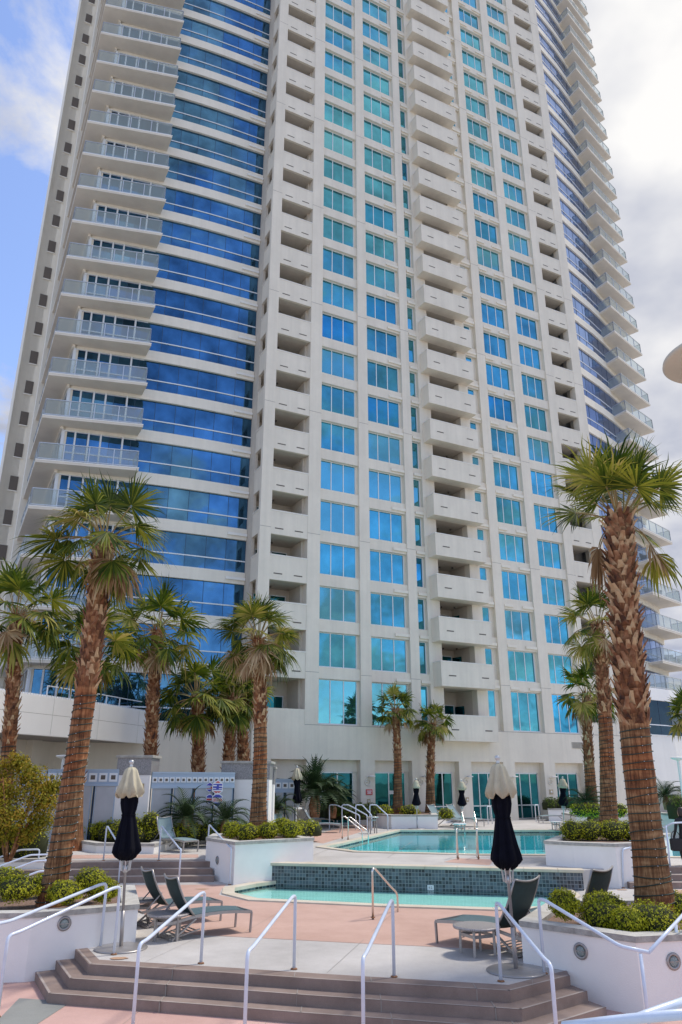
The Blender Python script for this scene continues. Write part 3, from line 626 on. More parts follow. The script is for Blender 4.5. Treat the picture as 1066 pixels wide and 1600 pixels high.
# scuppers / little ledges on spandrels, joints
w = MB(); j = MB()
for k in range(1, NK+1):
    z = zk(k); zc = z-0.50
    for a, b in ((5.35, 6.40), (7.2, 7.84), (12.5, 13.4), (14.3, 15.1), (15.95, 16.92)):
        if k <= 20: q = MB(); q.box(a, b, 0.0, 0.16, zc-0.09, zc+0.09); q.build('ledge', 'facade2', TW)
        else: w.box(a, b, 0.0, 0.16, zc-0.09, zc+0.09)
tag(w.build('ledge', 'facade2', TW), kind='stuff')
for k in (1, 4, 7, 10, 13, 16, 19, 22, 25, 28):
    z = zk(k)-0.36
    for a, b in PIERS: j.box(a, b, -0.003, 0.01, z-0.012, z+0.012)
for x in (-0.87, -3.32): pass
j.box(-0.87, 24.6, -0.007, 0.01, 6.235, 6.262)
base_n = len(WF.v); WF.v += j.v
for q in j.f: WF.face(tuple(base_n+i for i in q), 1)
WF.build('concrete_frame', ['facade', 'joint'], TW)

# ---- windows of the main facade: frame + panes
def window_mesh(a, b, z0, z1, n, y=0.34):
    fr = MB(); pa = MB(); f = 0.05
    fr.box(0, b-a, y-0.03, y+0.04, 0, f+0.02); fr.box(0, b-a, y-0.03, y+0.04, z1-z0-f, z1-z0)
    fr.box(0, f, y-0.03, y+0.04, f+0.02, z1-z0-f); fr.box(b-a-f, b-a, y-0.03, y+0.04, f+0.02, z1-z0-f)
    ws = (b-a)/n
    for i in range(1, n): fr.box(ws*i-f*0.6, ws*i+f*0.6, y-0.025, y+0.04, f+0.02, z1-z0-f)
    for i in range(n):
        x0 = ws*i+(f if i == 0 else f*0.6); x1 = ws*(i+1)-(f if i == n-1 else f*0.6)
        tl = random.uniform(-0.004, 0.004); pa.quad((x0, y, f), (x1, y+tl, f), (x1, y+tl, z1-z0-f+0.01), (x0, y, z1-z0-f+0.01))
    return fr, pa
NP = {'a': 3, 'b': 3, 'c': 3, 'd': 3, 'n': 1, 'm': 1}
cache = {}
for key, (a, b) in COLS.items():
    for k in range(0, 16):
        typ = (key, k == 0)
        if typ not in cache:
            fr, pa = window_mesh(a, b, zk(k), zt(k), NP[key]); fo = fr.build('window', 'white', TW); po = pa.build('pane', 'teal', fo); cache[typ] = fo
        else:
            fo = cache[typ].copy(); COL.objects.link(fo); fo.parent = TW; po = cache[typ].children[0].copy() if False else [x for x in bpy.data.objects if x.parent == cache[typ]][0].copy(); COL.objects.link(po); po.parent = fo
        fo.location = (a, 0, zk(k)); rr_ = random.random()
        if rr_ < 0.34: po.material_slots[0].link = 'OBJECT'; po.material_slots[0].material = M['teal_curtain' if rr_ < 0.17 else 'teal_deep']
fr = MB()
for key, (a, b) in COLS.items():
    for k in range(16, NK+1):
        f1, p1 = window_mesh(a, b, zk(k), zt(k), NP[key])
        for src, mi in ((f1, 0), (p1, 1)):
            n = len(fr.v); fr.v += [(x+a, y, z+zk(k)) for x, y, z in src.v]
            for q in src.f: fr.face(tuple(n+i for i in q), mi)
tag(fr.build('window', ['white', 'teal'], TW), kind='stuff')

# ---- loggia bays (left corner bay and right bay) and central projecting balconies
def slotted(mb, a, b, y, zc, cs=None):
    L_ = b-a
    for c in cs or (a+L_*0.22, a+L_*0.76): mb.box(c-0.28, c+0.28, y-0.006, y+0.05, zc-0.035, zc+0.035, 1)
for k in range(0, NK+1):
    z = zk(k)
    if k > 0:
        mb = MB(); mb.box(-3.318, -0.872, 0.02, 0.2, z-0.77, z+0.72, 0); mb.box(-3.318, -0.872, -0.005, 0.22, z+0.72, z+0.80, 2); slotted(mb, -3.318, -0.872, 0.02, z-0.38)
        mb.box(-4.03, -3.87, 0.302, 1.348, z-0.77, z+0.72, 0); mb.box(-4.06, -3.85, 0.302, 1.348, z+0.72, z+0.80, 2)
        mb.build('parapet', ['facade', 'dark', 'whitecap'], TW)
        mb = MB(); mb.box(21.342, 23.618, 0.02, 0.2, z-0.77, z+0.72, 0); mb.box(21.342, 23.618, -0.005, 0.22, z+0.72, z+0.80, 2); slotted(mb, 21.342, 23.618, 0.02, z-0.38)
        mb.build('parapet', ['facade', 'dark', 'whitecap'], TW)
    mb = MB(); B0_, B1_ = 8.10, 12.28
    mb.box(B0_, B1_, -0.88, -0.72, z-0.62, z+0.72); mb.box(B0_, B0_+0.15, -0.72, 0.028, z-0.62, z+0.72); mb.box(B1_-0.15, B1_, -0.72, 0.028, z-0.62, z+0.72)
    mb.box(B0_, B1_, -0.878, 0.028, z-0.78, z-0.622)
    mb.box(B0_-0.02, B1_+0.02, -0.90, -0.70, z+0.72, z+0.79, 2); mb.box(B0_-0.02, B0_+0.17, -0.70, 0.03, z+0.72, z+0.79, 2); mb.box(B1_-0.17, B1_+0.02, -0.70, 0.03, z+0.72, z+0.79, 2)
    slotted(mb, B0_, B1_, -0.88, z-0.12, (B0_+0.85, B1_-0.75))
    mb.build('balcony', ['facade', 'dark', 'whitecap'], TW)
w = MB(); g = MB(); jn = MB()
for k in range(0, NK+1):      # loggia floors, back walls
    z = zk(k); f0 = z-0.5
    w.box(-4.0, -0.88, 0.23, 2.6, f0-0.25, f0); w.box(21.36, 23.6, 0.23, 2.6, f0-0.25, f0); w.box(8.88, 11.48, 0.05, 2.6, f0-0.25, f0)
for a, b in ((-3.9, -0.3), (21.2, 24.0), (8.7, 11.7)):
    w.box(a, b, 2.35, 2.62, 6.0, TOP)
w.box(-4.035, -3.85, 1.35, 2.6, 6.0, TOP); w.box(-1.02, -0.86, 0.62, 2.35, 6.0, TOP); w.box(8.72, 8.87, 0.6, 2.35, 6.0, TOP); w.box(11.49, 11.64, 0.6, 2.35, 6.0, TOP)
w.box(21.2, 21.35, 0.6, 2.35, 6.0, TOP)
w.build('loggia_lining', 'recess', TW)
for k in range(0, NK+1):
    z = zk(k)-0.5
    for a, b in ((-3.4, -1.3), (9.0, 11.2), (21.7, 23.4)):
        m_ = (a+b)/2
        for x0, x1 in ((a, m_-0.06), (m_+0.06, b)): g.quad((x0, 2.33, z+0.05), (x1, 2.33, z+0.05), (x1, 2.33, z+2.15), (x0, 2.33, z+2.15), 1)
        for x0, x1 in ((a-0.06, a), (m_-0.06, m_+0.06), (b, b+0.06)): g.box(x0, x1, 2.30, 2.345, z, z+2.2)
        g.box(a, b, 2.30, 2.345, z+2.15, z+2.21)
    g.quad((11.3, 2.3, z+0.05), (11.485, 1.5, z+0.05), (11.485, 1.5, z+2.1), (11.3, 2.3, z+2.1), 1)
tag(g.build('balcony_door', ['white', 'teal_dark'], TW), kind='stuff')
g = MB()
for k in range(1, NK+1):
    z = zk(k)-0.5+H-0.32
    for x, y in ((-2.6, 1.6), (10.9, 1.2), (10.0, 1.5), (22.6, 1.2)): g.lathe([(0, 0), (0.06, 0.0), (0.07, 0.06), (0.05, 0.1)], (x, y, z-0.05), 8)
tag(g.build('ceiling_light', 'dark', TW), kind='stuff')

# ---- left wing: gently curved ribbon glazing and glass balconies
NW = 9
WL = []
for i in range(NW+1):
    t = i/NW; WL.append(Vector((-4.05-11.3*t, 2.35+1.35*t-0.28*sin(pi*t))))
def ribbon(parent, P, k, z0, z1, zr, gm, frm='white', inset=0.0, name='ribbon_window', gasket=True):
    fr = MB(); pa = MB()
    for i in range(len(P)-1):
        a, b = P[i], P[i+1]; d_ = (b-a).normalized(); n_ = Vector((-d_.y, d_.x));  n_ = n_ if n_.y < 0 else -n_; e = d_*0.012
        for za, zb in ((z0+0.05, zr-0.03), (zr+0.03, z1-0.02)):
            tl = random.uniform(-0.006, 0.006)
            pa.quad((*(a+e), za), (*(b-e+n_*tl), za), (*(b-e+n_*tl), zb), (*(a+e), zb))
        for za, zb, pr in ((z0, z0+0.05, 0.05), (zr-0.035, zr+0.035, 0.045)):
            q = [a+n_*pr, b+n_*pr, b-n_*0.05, a-n_*0.05]; fr.prism([tuple(v) for v in q], za, zb)
        q = [a+n_*0.012-d_*0.014, a+n_*0.012+d_*0.014, a-n_*0.04+d_*0.014, a-n_*0.04-d_*0.014]; fr.prism([tuple(v) for v in q], z0+0.05, z1, 1)
    fo = fr.build(name, [frm, 'seal'], parent); pa.build('pane', gm, fo); return fo
def offs(P, w_):
    out = []
    for i in range(len(P)):
        d_ = (P[min(i+1, len(P)-1)]-P[max(i-1, 0)]).normalized(); n_ = Vector((-d_.y, d_.x)); n_ = n_ if n_.y < 0 else -n_; out.append(P[i]+n_*w_)
    return out
def band(mb, P, w0, w1, z0, z1, mi=0):
    A, B = offs(P, w0), offs(P, w1)
    for i in range(len(P)-1): mb.prism([tuple(A[i]), tuple(A[i+1]), tuple(B[i+1]), tuple(B[i])], z0, z1, mi)
sp_ = MB()
for k in range(0, NK+1):
    z0 = zk(k); bot = zt(k-1)+0.02 if k else 0.9
    band(sp_, WL, 0.16, -0.3, bot, z0, 0)
    if k: band(sp_, WL[:2], 0.26, 0.161, z0-0.5, z0-0.34, 1)
sp_.box(-15.5, -15.25, 3.6, 9.9, 0.9, TOP)
for k in range(0, NK+1):
    bot = zt(k-1)+0.05 if k else 0.9
    sp_.box(-15.66, -15.5, 3.45, 9.9, bot, zk(k)-0.3)
sp_.build('wing_spandrel', ['facade2', 'podium'], TW)
PAN = [p for p in WL]
for k in range(0, 27):
    ribbon(TW, WL, k, zk(k), zt(k)+0.05, zk(k)+0.76, 'blue')
# dark reveal strip next to the return wall comes from the pier itself; side glazing at the corner
sg = MB()
for k in range(0, 27):
    z = zk(k)-0.28
    for y0, y1 in ((3.75, 5.2), (5.3, 6.9), (7.0, 8.6)):
        sg.quad((-15.53, y0, z), (-15.53, y1, z), (-15.53, y1, zt(k)), (-15.53, y0, zt(k)), 1)
        sg.box(-15.56, -15.5, y0-0.06, y0, z, zt(k)); sg.box(-15.56, -15.5, y0, y1, zt(k), zt(k)+0.05)
    # white door frames in the balcony zone
    for i in (6.4, 7.4, 7.95, 8.55):
        t = i/NW; p = Vector((-4.05-11.3*t, 2.35+1.35*t-0.28*sin(pi*t))); sg.box(p.x-0.05, p.x+0.05, p.y-0.16, p.y-0.02, z, zt(k)+0.04)
    p0, p1 = WL[6]+Vector((0.3, -0.07)), WL[9]+Vector((-0.1, -0.1))
    sg.bar((p0.x, p0.y, zt(k)+0.02), (p1.x, p1.y, zt(k)+0.02), 0.10, 0.07)
    sg.box(p1.x-0.08, p1.x+0.06, p1.y-0.08, p1.y+0.12, z, zt(k)+0.05)
tag(sg.build('balcony_door_frame', ['white', 'navyglass'], TW), kind='stuff')
def railing(mb, path, z, h=1.07, n_per=1.35, gl=None, top=0.035):
    for i in range(len(path)-1):
        a, b = Vector(path[i]), Vector(path[i+1]); L_ = (b-a).length; n = max(1, round(L_/n_per))
        mb.bar((*a, z+h), (*b, z+h), 0.06, 0.045, 0); mb.bar((*a, z+0.09), (*b, z+0.09), 0.05, 0.05, 0)
        for j in range(n+1):
            p = a.lerp(b, j/n); mb.box(p.x-0.024, p.x+0.024, p.y-0.024, p.y+0.024, z, z+h, 0)
        if gl is not None:
            gl.quad((*a, z+0.12), (*b, z+0.12), (*b, z+h-0.03), (*a, z+h-0.03))
def glass_balcony(poly, path, z, th=0.2):
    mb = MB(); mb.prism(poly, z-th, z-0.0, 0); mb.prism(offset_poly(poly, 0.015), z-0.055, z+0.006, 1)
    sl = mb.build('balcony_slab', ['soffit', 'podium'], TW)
    r = MB(); g_ = MB(); railing(r, path, z, gl=g_); ro = r.build('railing', 'alu', sl); g_.build('railing_glass', 'railglass', sl)
    return sl
LB = [(-11.25, 2.7), (-11.25, 1.40), (-16.80, 2.82), (-16.80, 9.85), (-15.5, 9.85), (-15.5, 3.6), (-11.6, 3.45)]
def _p(x, y): return (x, y)
for k in range(1, 27):
    glass_balcony([(-11.25, 3.3), (-11.25, 1.40), (-16.80, 2.82), (-16.80, 9.85), (-15.5, 9.85), (-15.5, 3.5)], [(-11.33, 3.0), (-11.33, 1.50), (-16.72, 2.88), (-16.72, 9.7)], zk(k)-0.32)
# ---- right wing
RW = []
RPTS = [(24.62, 1.30), (27.2, 2.05), (29.6, 2.75), (31.86, 3.55), (34.5, 4.6), (36.9, 5.8)]
for i in range(len(RPTS)-1):
    a, b = Vector(RPTS[i]), Vector(RPTS[i+1])
    RW += [a, a.lerp(b, 0.5)]
RW.append(Vector(RPTS[-1]))
w = MB()
for k in range(0, NK+1):
    bot = zt(k-1)+0.1 if k else 5.0
    band(w, RW, 0.14, -0.3, bot, zk(k)+0.08, 0)
w.box(36.6, 36.98, 5.95, 14, 0.9, TOP); w.box(24.3, 24.6, 0.62, 1.6, 4.4, TOP)
w.build('wing_spandrel', 'facade2', TW)
for k in range(0, NK):
    ribbon(TW, RW, k, zk(k)+0.08, zt(k)+0.1, zk(k)+0.84, 'violet')
for k in range(1, NK+1):
    glass_balcony([(31.86, 3.7), (31.86, 1.97), (37.51, 3.67), (37.11, 4.9), (36.9, 5.9), (34.5, 4.7)], [(31.94, 3.6), (31.94, 2.07), (37.40, 3.72), (37.05, 4.8)], zk(k), 0.22)
# fascia, terrace glass and lower storey on the right
EX = [Vector(p) for p in ((25.6, -0.1), (30.2, 0.6), (34.6, 2.0), (44, 8))]
w = MB(); band(w, EX, 0.0, -0.4, 0.9, 6.4, 0); band(w, EX, 0.10, -0.6, 8.95, 9.85, 1); w.build('podium_wall', ['podium', 'podium_panel'], TW)
E2 = []
for i in range(3):
    for j_ in range(3): E2.append(EX[i].lerp(EX[i+1], j_/3))
E2.append(EX[3])
ribbon(TW, E2, 0, 6.4, 8.95, 7.15, 'navyglass', name='podium_window')
r = MB(); g_ = MB(); railing(r, [tuple(v) for v in EX], 9.85, gl=g_); ro = r.build('railing', 'alu', TW); g_.build('railing_glass', 'railglass', ro)
# ground floor doors
TR = {2: [0.32, 0.62], 3: [0.34], 4: [0.36, 0.68], 5: [0.30, 0.68]}
for i, (a, b) in enumerate(REC):
    fr = MB(); pa = MB(); z0, z1 = 0.94, 3.72; b2 = b-0.28; y = 0.42
    fr.box(a, b2, y-0.04, y+0.03, z1-0.07, z1); fr.box(a, b2, y-0.04, y+0.03, z0, z0+0.06); fr.box(a, a+0.06, y-0.04, y+0.03, z0, z1); fr.box(b2-0.06, b2, y-0.04, y+0.03, z0, z1)
    cuts = {0: [0.10, 0.55], 1: [0.50, 0.80], 2: [0.30, 0.66], 3: [0.36, 0.68], 4: [0.30, 0.68], 5: [0.24, 0.62]}[i]
    xs_ = [a]+[a+(b2-a)*c for c in cuts]+[b2]
    for x in xs_[1:-1]: fr.box(x-0.035, x+0.035, y-0.035, y+0.03, z0, z1)
    tr = z0+0.82
    if i >= 2: fr.box(a, b2, y-0.03, y+0.03, tr-0.035, tr+0.035)
    else:
        fr.box(xs_[0 if i == 0 else 1]+0.0, xs_[2 if i == 0 else 2], y-0.036, y+0.03, z0+1.55, z0+1.75)
    for x0, x1 in zip(xs_[:-1], xs_[1:]): pa.quad((x0, y, z0), (x1, y, z0), (x1, y, z1), (x0, y, z1))
    fo = fr.build('glass_door', 'alu', TW); pa.build('pane', 'teal_dark', fo)
mb = MB(); mb.box(19.2, 20.35, -0.03, 0.0, 5.30, 5.75)
for j_ in range(7): mb.box(19.22, 20.33, -0.05, -0.03, 5.325+j_*0.06, 5.35+j_*0.06, 1)
mb.build('louvre_vent', ['facade2', 'dark'], TW)

# ================================================================== CURVED PODIUM BAND, GARAGE BACK WALL
def plan_for(px, z, y):      # plan point on the sight line of px where height z shows at image y
    r = ray(px, y); k = (z-CAMZ)/r.z; return Vector((r.x*k, r.y*k))
BD = [plan_for(-60, 6.8, 1069), plan_for(14, 6.8, 1080), plan_for(86, 6.8, 1090), plan_for(157, 6.8, 1100), plan_for(218, 6.8, 1110), plan_for(268, 6.8, 1117.5), plan_for(347, 6.8, 1126)]
pb = empty('podium', (BD[1].x, BD[1].y, 0), 0, 'white panelled curved podium band over the shaded garage recess on the left', 'building')
org = BD[1]
def rel(P): return [p-org for p in P]
mb = MB(); A = rel(BD); 
def nrm(P, i):
    d_ = (P[min(i+1, len(P)-1)]-P[max(i-1, 0)]).normalized(); return Vector((d_.y, -d_.x))
Bk = [p-nrm(A, i)*0.4 for i, p in enumerate(A)]; Bf = [p-nrm(A, i)*6 for i, p in enumerate(A)]
for i in range(len(A)-1):
    d_ = (A[i+1]-A[i]).normalized()*0.012
    for z0, z1 in ((5.12, 6.02), (6.035, 6.8)): mb.prism([tuple(A[i]+d_), tuple(A[i+1]-d_), tuple(Bk[i+1]-d_), tuple(Bk[i]+d_)], z0, z1)
mb.build('fascia_panel', 'podium_panel', pb)
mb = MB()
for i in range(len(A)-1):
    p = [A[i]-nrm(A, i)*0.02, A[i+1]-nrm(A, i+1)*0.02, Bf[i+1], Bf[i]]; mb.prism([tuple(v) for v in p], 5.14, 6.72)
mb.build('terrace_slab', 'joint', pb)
mb = MB()
for i in range(len(A)-1):
    a, b = A[i], A[i+1]; n = int((b-a).length/0.16)
    for s in range(n):
        p = a.lerp(b, (s+0.5)/n)-nrm(A, i)*0.1; mb.obox(p, (b-a), 0.05, 0.05, 6.8, 6.87)
mb.build('coping_teeth', 'white', pb)
mb = MB(); r_ = [p-nrm(A, i)*3.8 for i, p in enumerate(A)]
for i in range(len(A)-1):
    mb.prism([tuple(r_[i]), tuple(r_[i+1]), tuple(r_[i+1]-nrm(A, i+1)*0.3), tuple(r_[i]-nrm(A, i)*0.3)], 0.9, 5.14)
    if i in (1, 3, 5): q = r_[i]; mb.obox(q, A[i+1]-A[i], 0.35, 0.35, 0.9, 5.14)
mb.build('garage_wall', 'facade2', pb)
mb = MB(); g_ = MB(); pr = [p-nrm(A, i)*0.5 for i, p in enumerate(A)]
for i in range(2, len(A)-1): railing(mb, [tuple(pr[i]), tuple(pr[i+1])], 6.8, h=0.55)
o = mb.build('railing', 'white', pb)
# link wall from band to tower base
mb = MB(); e0 = BD[-1]; e1 = LW(-4.05, 0, 0); mb.prism([tuple(e0), (e1.x, e1.y), (e1.x-0.8, e1.y+3), (e0.x-0.6, e0.y+3)], 0.9, 6.3)
tag(mb.build('tower_link_wall', 'podium'), 'plain white wall linking the podium band to the tower base', 'wall')

# ================================================================== STONE PIERS AND GREY FENCES
def pier(x0, x1, ytop, ybase, d, label, box=False):
    p = PD((x0+x1)/2, ytop, d); wdt = (PD(x1, ytop, d).x-PD(x0, ytop, d).x); zt_ = p.z
    e = empty('gate_pier', (p.x, d, 0), 0, label, 'pier'); h = wdt/2-0.06
    mb = MB(); mb.box(-h, h, 0, 2*h, ZU, zt_-0.72); mb.build('shaft', 'stucco', e, bevel=0.01)
    mb = MB(); mb.box(-h-0.012, h+0.012, -0.012, 2*h+0.012, zt_-0.72, zt_-0.1); mb.build('granite_band', 'granite', e)
    mb = MB(); mb.box(-h-0.07, h+0.07, -0.07, 2*h+0.07, zt_-0.1, zt_); mb.build('cap_stone', 'cap', e, bevel=0.01)
    if box: mb = MB(); mb.box(h-0.42, h-0.20, -0.06, 0, zt_-1.28, zt_-1.02); mb.box(h-0.36, h-0.26, -0.075, -0.06, zt_-1.2, zt_-1.1, 1); mb.build('sensor_plate', ['tan', 'white'], e)
    return e
DF = 30.0
pier(183, 240, 1180, 1300, DF, 'white gate pier with granite band behind the left navy umbrella', True)
pier(345, 424, 1189, 1300, DF+2.5, 'broad white gate pier with granite band behind the planter palm')
pier(404, 431, 1198, 1300, DF+4, 'narrow white gate pier just right of the planter palm')
def fence(x0, x1, ytop, d, npan, nsq, label, d1=None):
    a = PD(x0, ytop, d); b = PD(x1, ytop, d1 or d); L_ = (Vector(b[:2])-Vector(a[:2])).length
    zt_ = a.z; e = empty('fence', (a.x, a.y, 0), atan2(b.y-a.y, b.x-a.x), label, 'fence')
    zr = zt_-0.55; z0 = 1.05
    mb = MB(); mb.box(0, L_, -0.05, 0.05, zt_-0.06, zt_); mb.box(0, L_, -0.06, 0.06, zr-0.05, zr+0.03); mb.box(0, L_, -0.03, 0.0, zr+0.03, zt_-0.06); mb.build('top_rail', 'fenceblue', e); mb = MB(); mb.box(0, L_, -0.04, 0.04, z0, z0+0.08); mb.build('bottom_rail', 'fenceblue', e)
    for i in range(nsq):
        c = (i+0.5)*L_/nsq; s = min(0.17, L_/nsq*0.40); zc = (zr+zt_)/2-0.015
        m2 = MB(); m2.box(c-s, c+s, -0.05, -0.031, zc-s, zc+s); m2.box(c-s*0.55, c+s*0.55, -0.054, -0.05, zc-s*0.5, zc+s*0.5, 1); m2.build('square_ornament', ['white', 'dark'], e)
    for i in range(npan):
        x_0 = i*L_/npan+0.10; x_1 = (i+1)*L_/npan-0.10
        m2 = MB(); m2.box(x_0, x_1, -0.02, 0.01, z0+0.1, zr-0.05); m2.box(x_0-0.03, x_0, -0.03, 0.02, z0+0.08, zr-0.05, 1); m2.box(x_1, x_1+0.03, -0.03, 0.02, z0+0.08, zr-0.05, 1); m2.build('panel', ['fencepanel', 'fenceblue'], e)
    for i in range(npan+1):
        m2 = MB(); m2.box(i*L_/npan-0.03, i*L_/npan+0.03, 0.025, 0.08, ZU, zt_-0.02); m2.build('post', 'seal', e)
    return e, L_
fence(76, 187, 1202, DF, 3, 7, 'grey panelled fence between the big left palm and the first pier')
f2, fl = fence(238, 367, 1206, DF+0.2, 4, 15, 'grey panelled fence with square ornaments between the two piers', DF+2.2)
fence(30, 74, 1203, DF, 1, 3, 'grey panelled fence panel behind the olive bush')
fence(430, 462, 1217, DF+7, 2, 3, 'short grey fence far behind the navy umbrella beside the cycads')
# coloured hexagonal signs on the fence: each a plate
def hexsign(px, py, s, bands, d=DF+1.55):
    p = PD(px, py, d); e = empty('hexagonal_sign', (p.x, p.y, p.z), atan2(2, 3.6)*0.9)
    mb = MB(); hx = [(cos(pi/6+i*pi/3)*s, sin(pi/6+i*pi/3)*s*1.15) for i in range(6)]
    def plate(sc, y0, y1, zr, mi):
        P = [(x*sc, z*sc) for x, z in hx]; zz0, zz1 = zr
        poly = []
        for i in range(6):      # clip hexagon to a horizontal strip
            a, b = P[i], P[(i+1) % 6]
            def ins(q): return zz0-1e-9 <= q[1] <= zz1+1e-9
            if ins(a): poly.append(a)
            cr = []
            for c in (zz0, zz1):
                if (a[1]-c)*(b[1]-c) < 0: t = (c-a[1])/(b[1]-a[1]); cr.append((t, (a[0]+(b[0]-a[0])*t, c)))
            poly += [q for t, q in sorted(cr)]
        if len(poly) < 3: return
        n = len(mb.v); k = len(poly); mb.v += [(x, y0, z) for x, z in poly]+[(x, y1, z) for x, z in poly]
        mb.face(tuple(n+i for i in range(k)), mi); mb.face(tuple(n+k+i for i in range(k))[::-1], mi)
        for i in range(k): mb.face((n+i, n+(i+1) % k, n+k+(i+1) % k, n+k+i), mi)
    plate(1.0, 0.0, -0.02, (-9, 9), 0)
    for z0, z1, mi in bands: plate(0.86, -0.02, -0.024, (z0*s, z1*s), mi)
    o = mb.build('sign_plate', ['signwhite', 'redpaint', 'bluesign'], e); return e, o
sg_defs = [(327.5, 1230, 0.17, [(0.35, 0.95, 2), (-0.35, 0.1, 1), (-0.95, -0.5, 2)], 'small red white and blue hexagonal sign at the upper left of the four'),
           (340, 1230.5, 0.25, [(0.7, 0.95, 1), (-0.35, 0.55, 2), (-0.95, -0.55, 1)], 'large hexagonal sign with blue bars over a red base at the upper right'),
           (327.5, 1248, 0.17, [(0.2, 0.85, 2), (-0.35, 0.05, 1), (-0.95, -0.5, 2)], 'small hexagonal sign with a red band at the lower left of the four'),
           (339.5, 1250, 0.25, [(0.35, 0.8, 2), (-0.2, 0.2, 1), (-0.95, -0.35, 2)], 'large hexagonal sign with a red lettered band at the lower right')]
for px, py, s, bn, lab in sg_defs:
    e, o = hexsign(px, py, s, bn); tag(e, lab, 'sign', 'hexagonal signs on the fence')
    if s > 0.2:
        mb = MB()
        if 'bars' in lab:
            for x0, x1, z0, z1 in ((-0.19, -0.04, 0.05, 0.09), (-0.19, -0.06, -0.05, -0.02), (0.05, 0.19, 0.03, 0.07), (0.05, 0.19, -0.06, -0.03)): mb.box(x0, x1, -0.028, -0.024, z0, z1)
        else:
            for j_ in range(6): mb.box(-0.17+j_*0.06, -0.14+j_*0.06, -0.028, -0.024, -0.03, 0.03)
        mb.build('sign_marks', 'signwhite', e)

# ================================================================== PALMS
def fan_leaf(L_, F, droop, seed, mb, base, az_, el_, petr=0.016, nseg=30, mi=0, spread=128, width=1.0):
    rnd = random.Random(seed); d = Vector((cos(el_)*cos(az_), cos(el_)*sin(az_), sin(el_))); p = Vector(base); pts = [p.copy()]
    st = 6
    for i in range(st):
        d = (d+Vector((0, 0, -droop*0.5/st*(1+i*0.4)))).normalized(); p = p+d*(L_/st); pts.append(p.copy())
    mb.tube(pts, [petr*1.6]+[petr*1.1]*(st-1)+[petr*0.7], 4, 3, cap=False)
    hub = pts[-1]; side = d.cross(Vector((0, 0, 1)));
    side = Vector((1, 0, 0)) if side.length < 1e-3 else side.normalized()
    roll = rnd.uniform(-0.7, 0.7); nrm_ = side.cross(d).normalized(); side, nrm_ = side*cos(roll)+nrm_*sin(roll), nrm_*cos(roll)-side*sin(roll)
    d = (d*0.94+nrm_*rnd.uniform(-0.25, 0.3)).normalized(); nrm_ = side.cross(d).normalized()
    da = R(2*spread)/nseg; fold = rnd.uniform(0.15, 0.5)
    for i in range(nseg):
        a = -R(spread)+da*(i+0.5)
        if rnd.random() < 0.04: continue
        ln = F*(0.72+0.28*cos(a*0.7))*rnd.uniform(0.74, 1.12)*(rnd.uniform(0.5, 0.8) if rnd.random() < 0.07 else 1)
        u = (d*cos(a)+side*sin(a)); u = (u-nrm_*fold*abs(sin(a))*0.55).normalized()
        v = (side*cos(a)-d*sin(a)).normalized(); hw = min(ln*0.5*math.tan(da/2)*1.12*width, 0.05*width)
        g_ = Vector((0, 0, -1)); dr = droop*rnd.uniform(0.3, 2.2)
        q0 = hub+u*0.03; q1 = hub+u*ln*0.44+g_*dr*ln*0.05; q2 = q1+(u+g_*dr*0.45).normalized()*ln*0.27; q3 = q2+(u*0.8+g_*dr*1.15+v*rnd.uniform(-0.3, 0.3)).normalized()*ln*0.25
        tw = nrm_*hw*0.35*(1 if i % 2 else -1); n = len(mb.v)
        mb.v += [tuple(q0-v*0.006), tuple(q0+v*0.006), tuple(q1-v*hw-tw), tuple(q1+v*hw+tw), tuple(q2-v*hw*0.5), tuple(q2+v*hw*0.5), tuple(q3)]
        mb.face((n, n+1, n+3, n+2), mi); mb.face((n+2, n+3, n+5, n+4), mi); mb.face((n+4, n+5, n+6), mi)
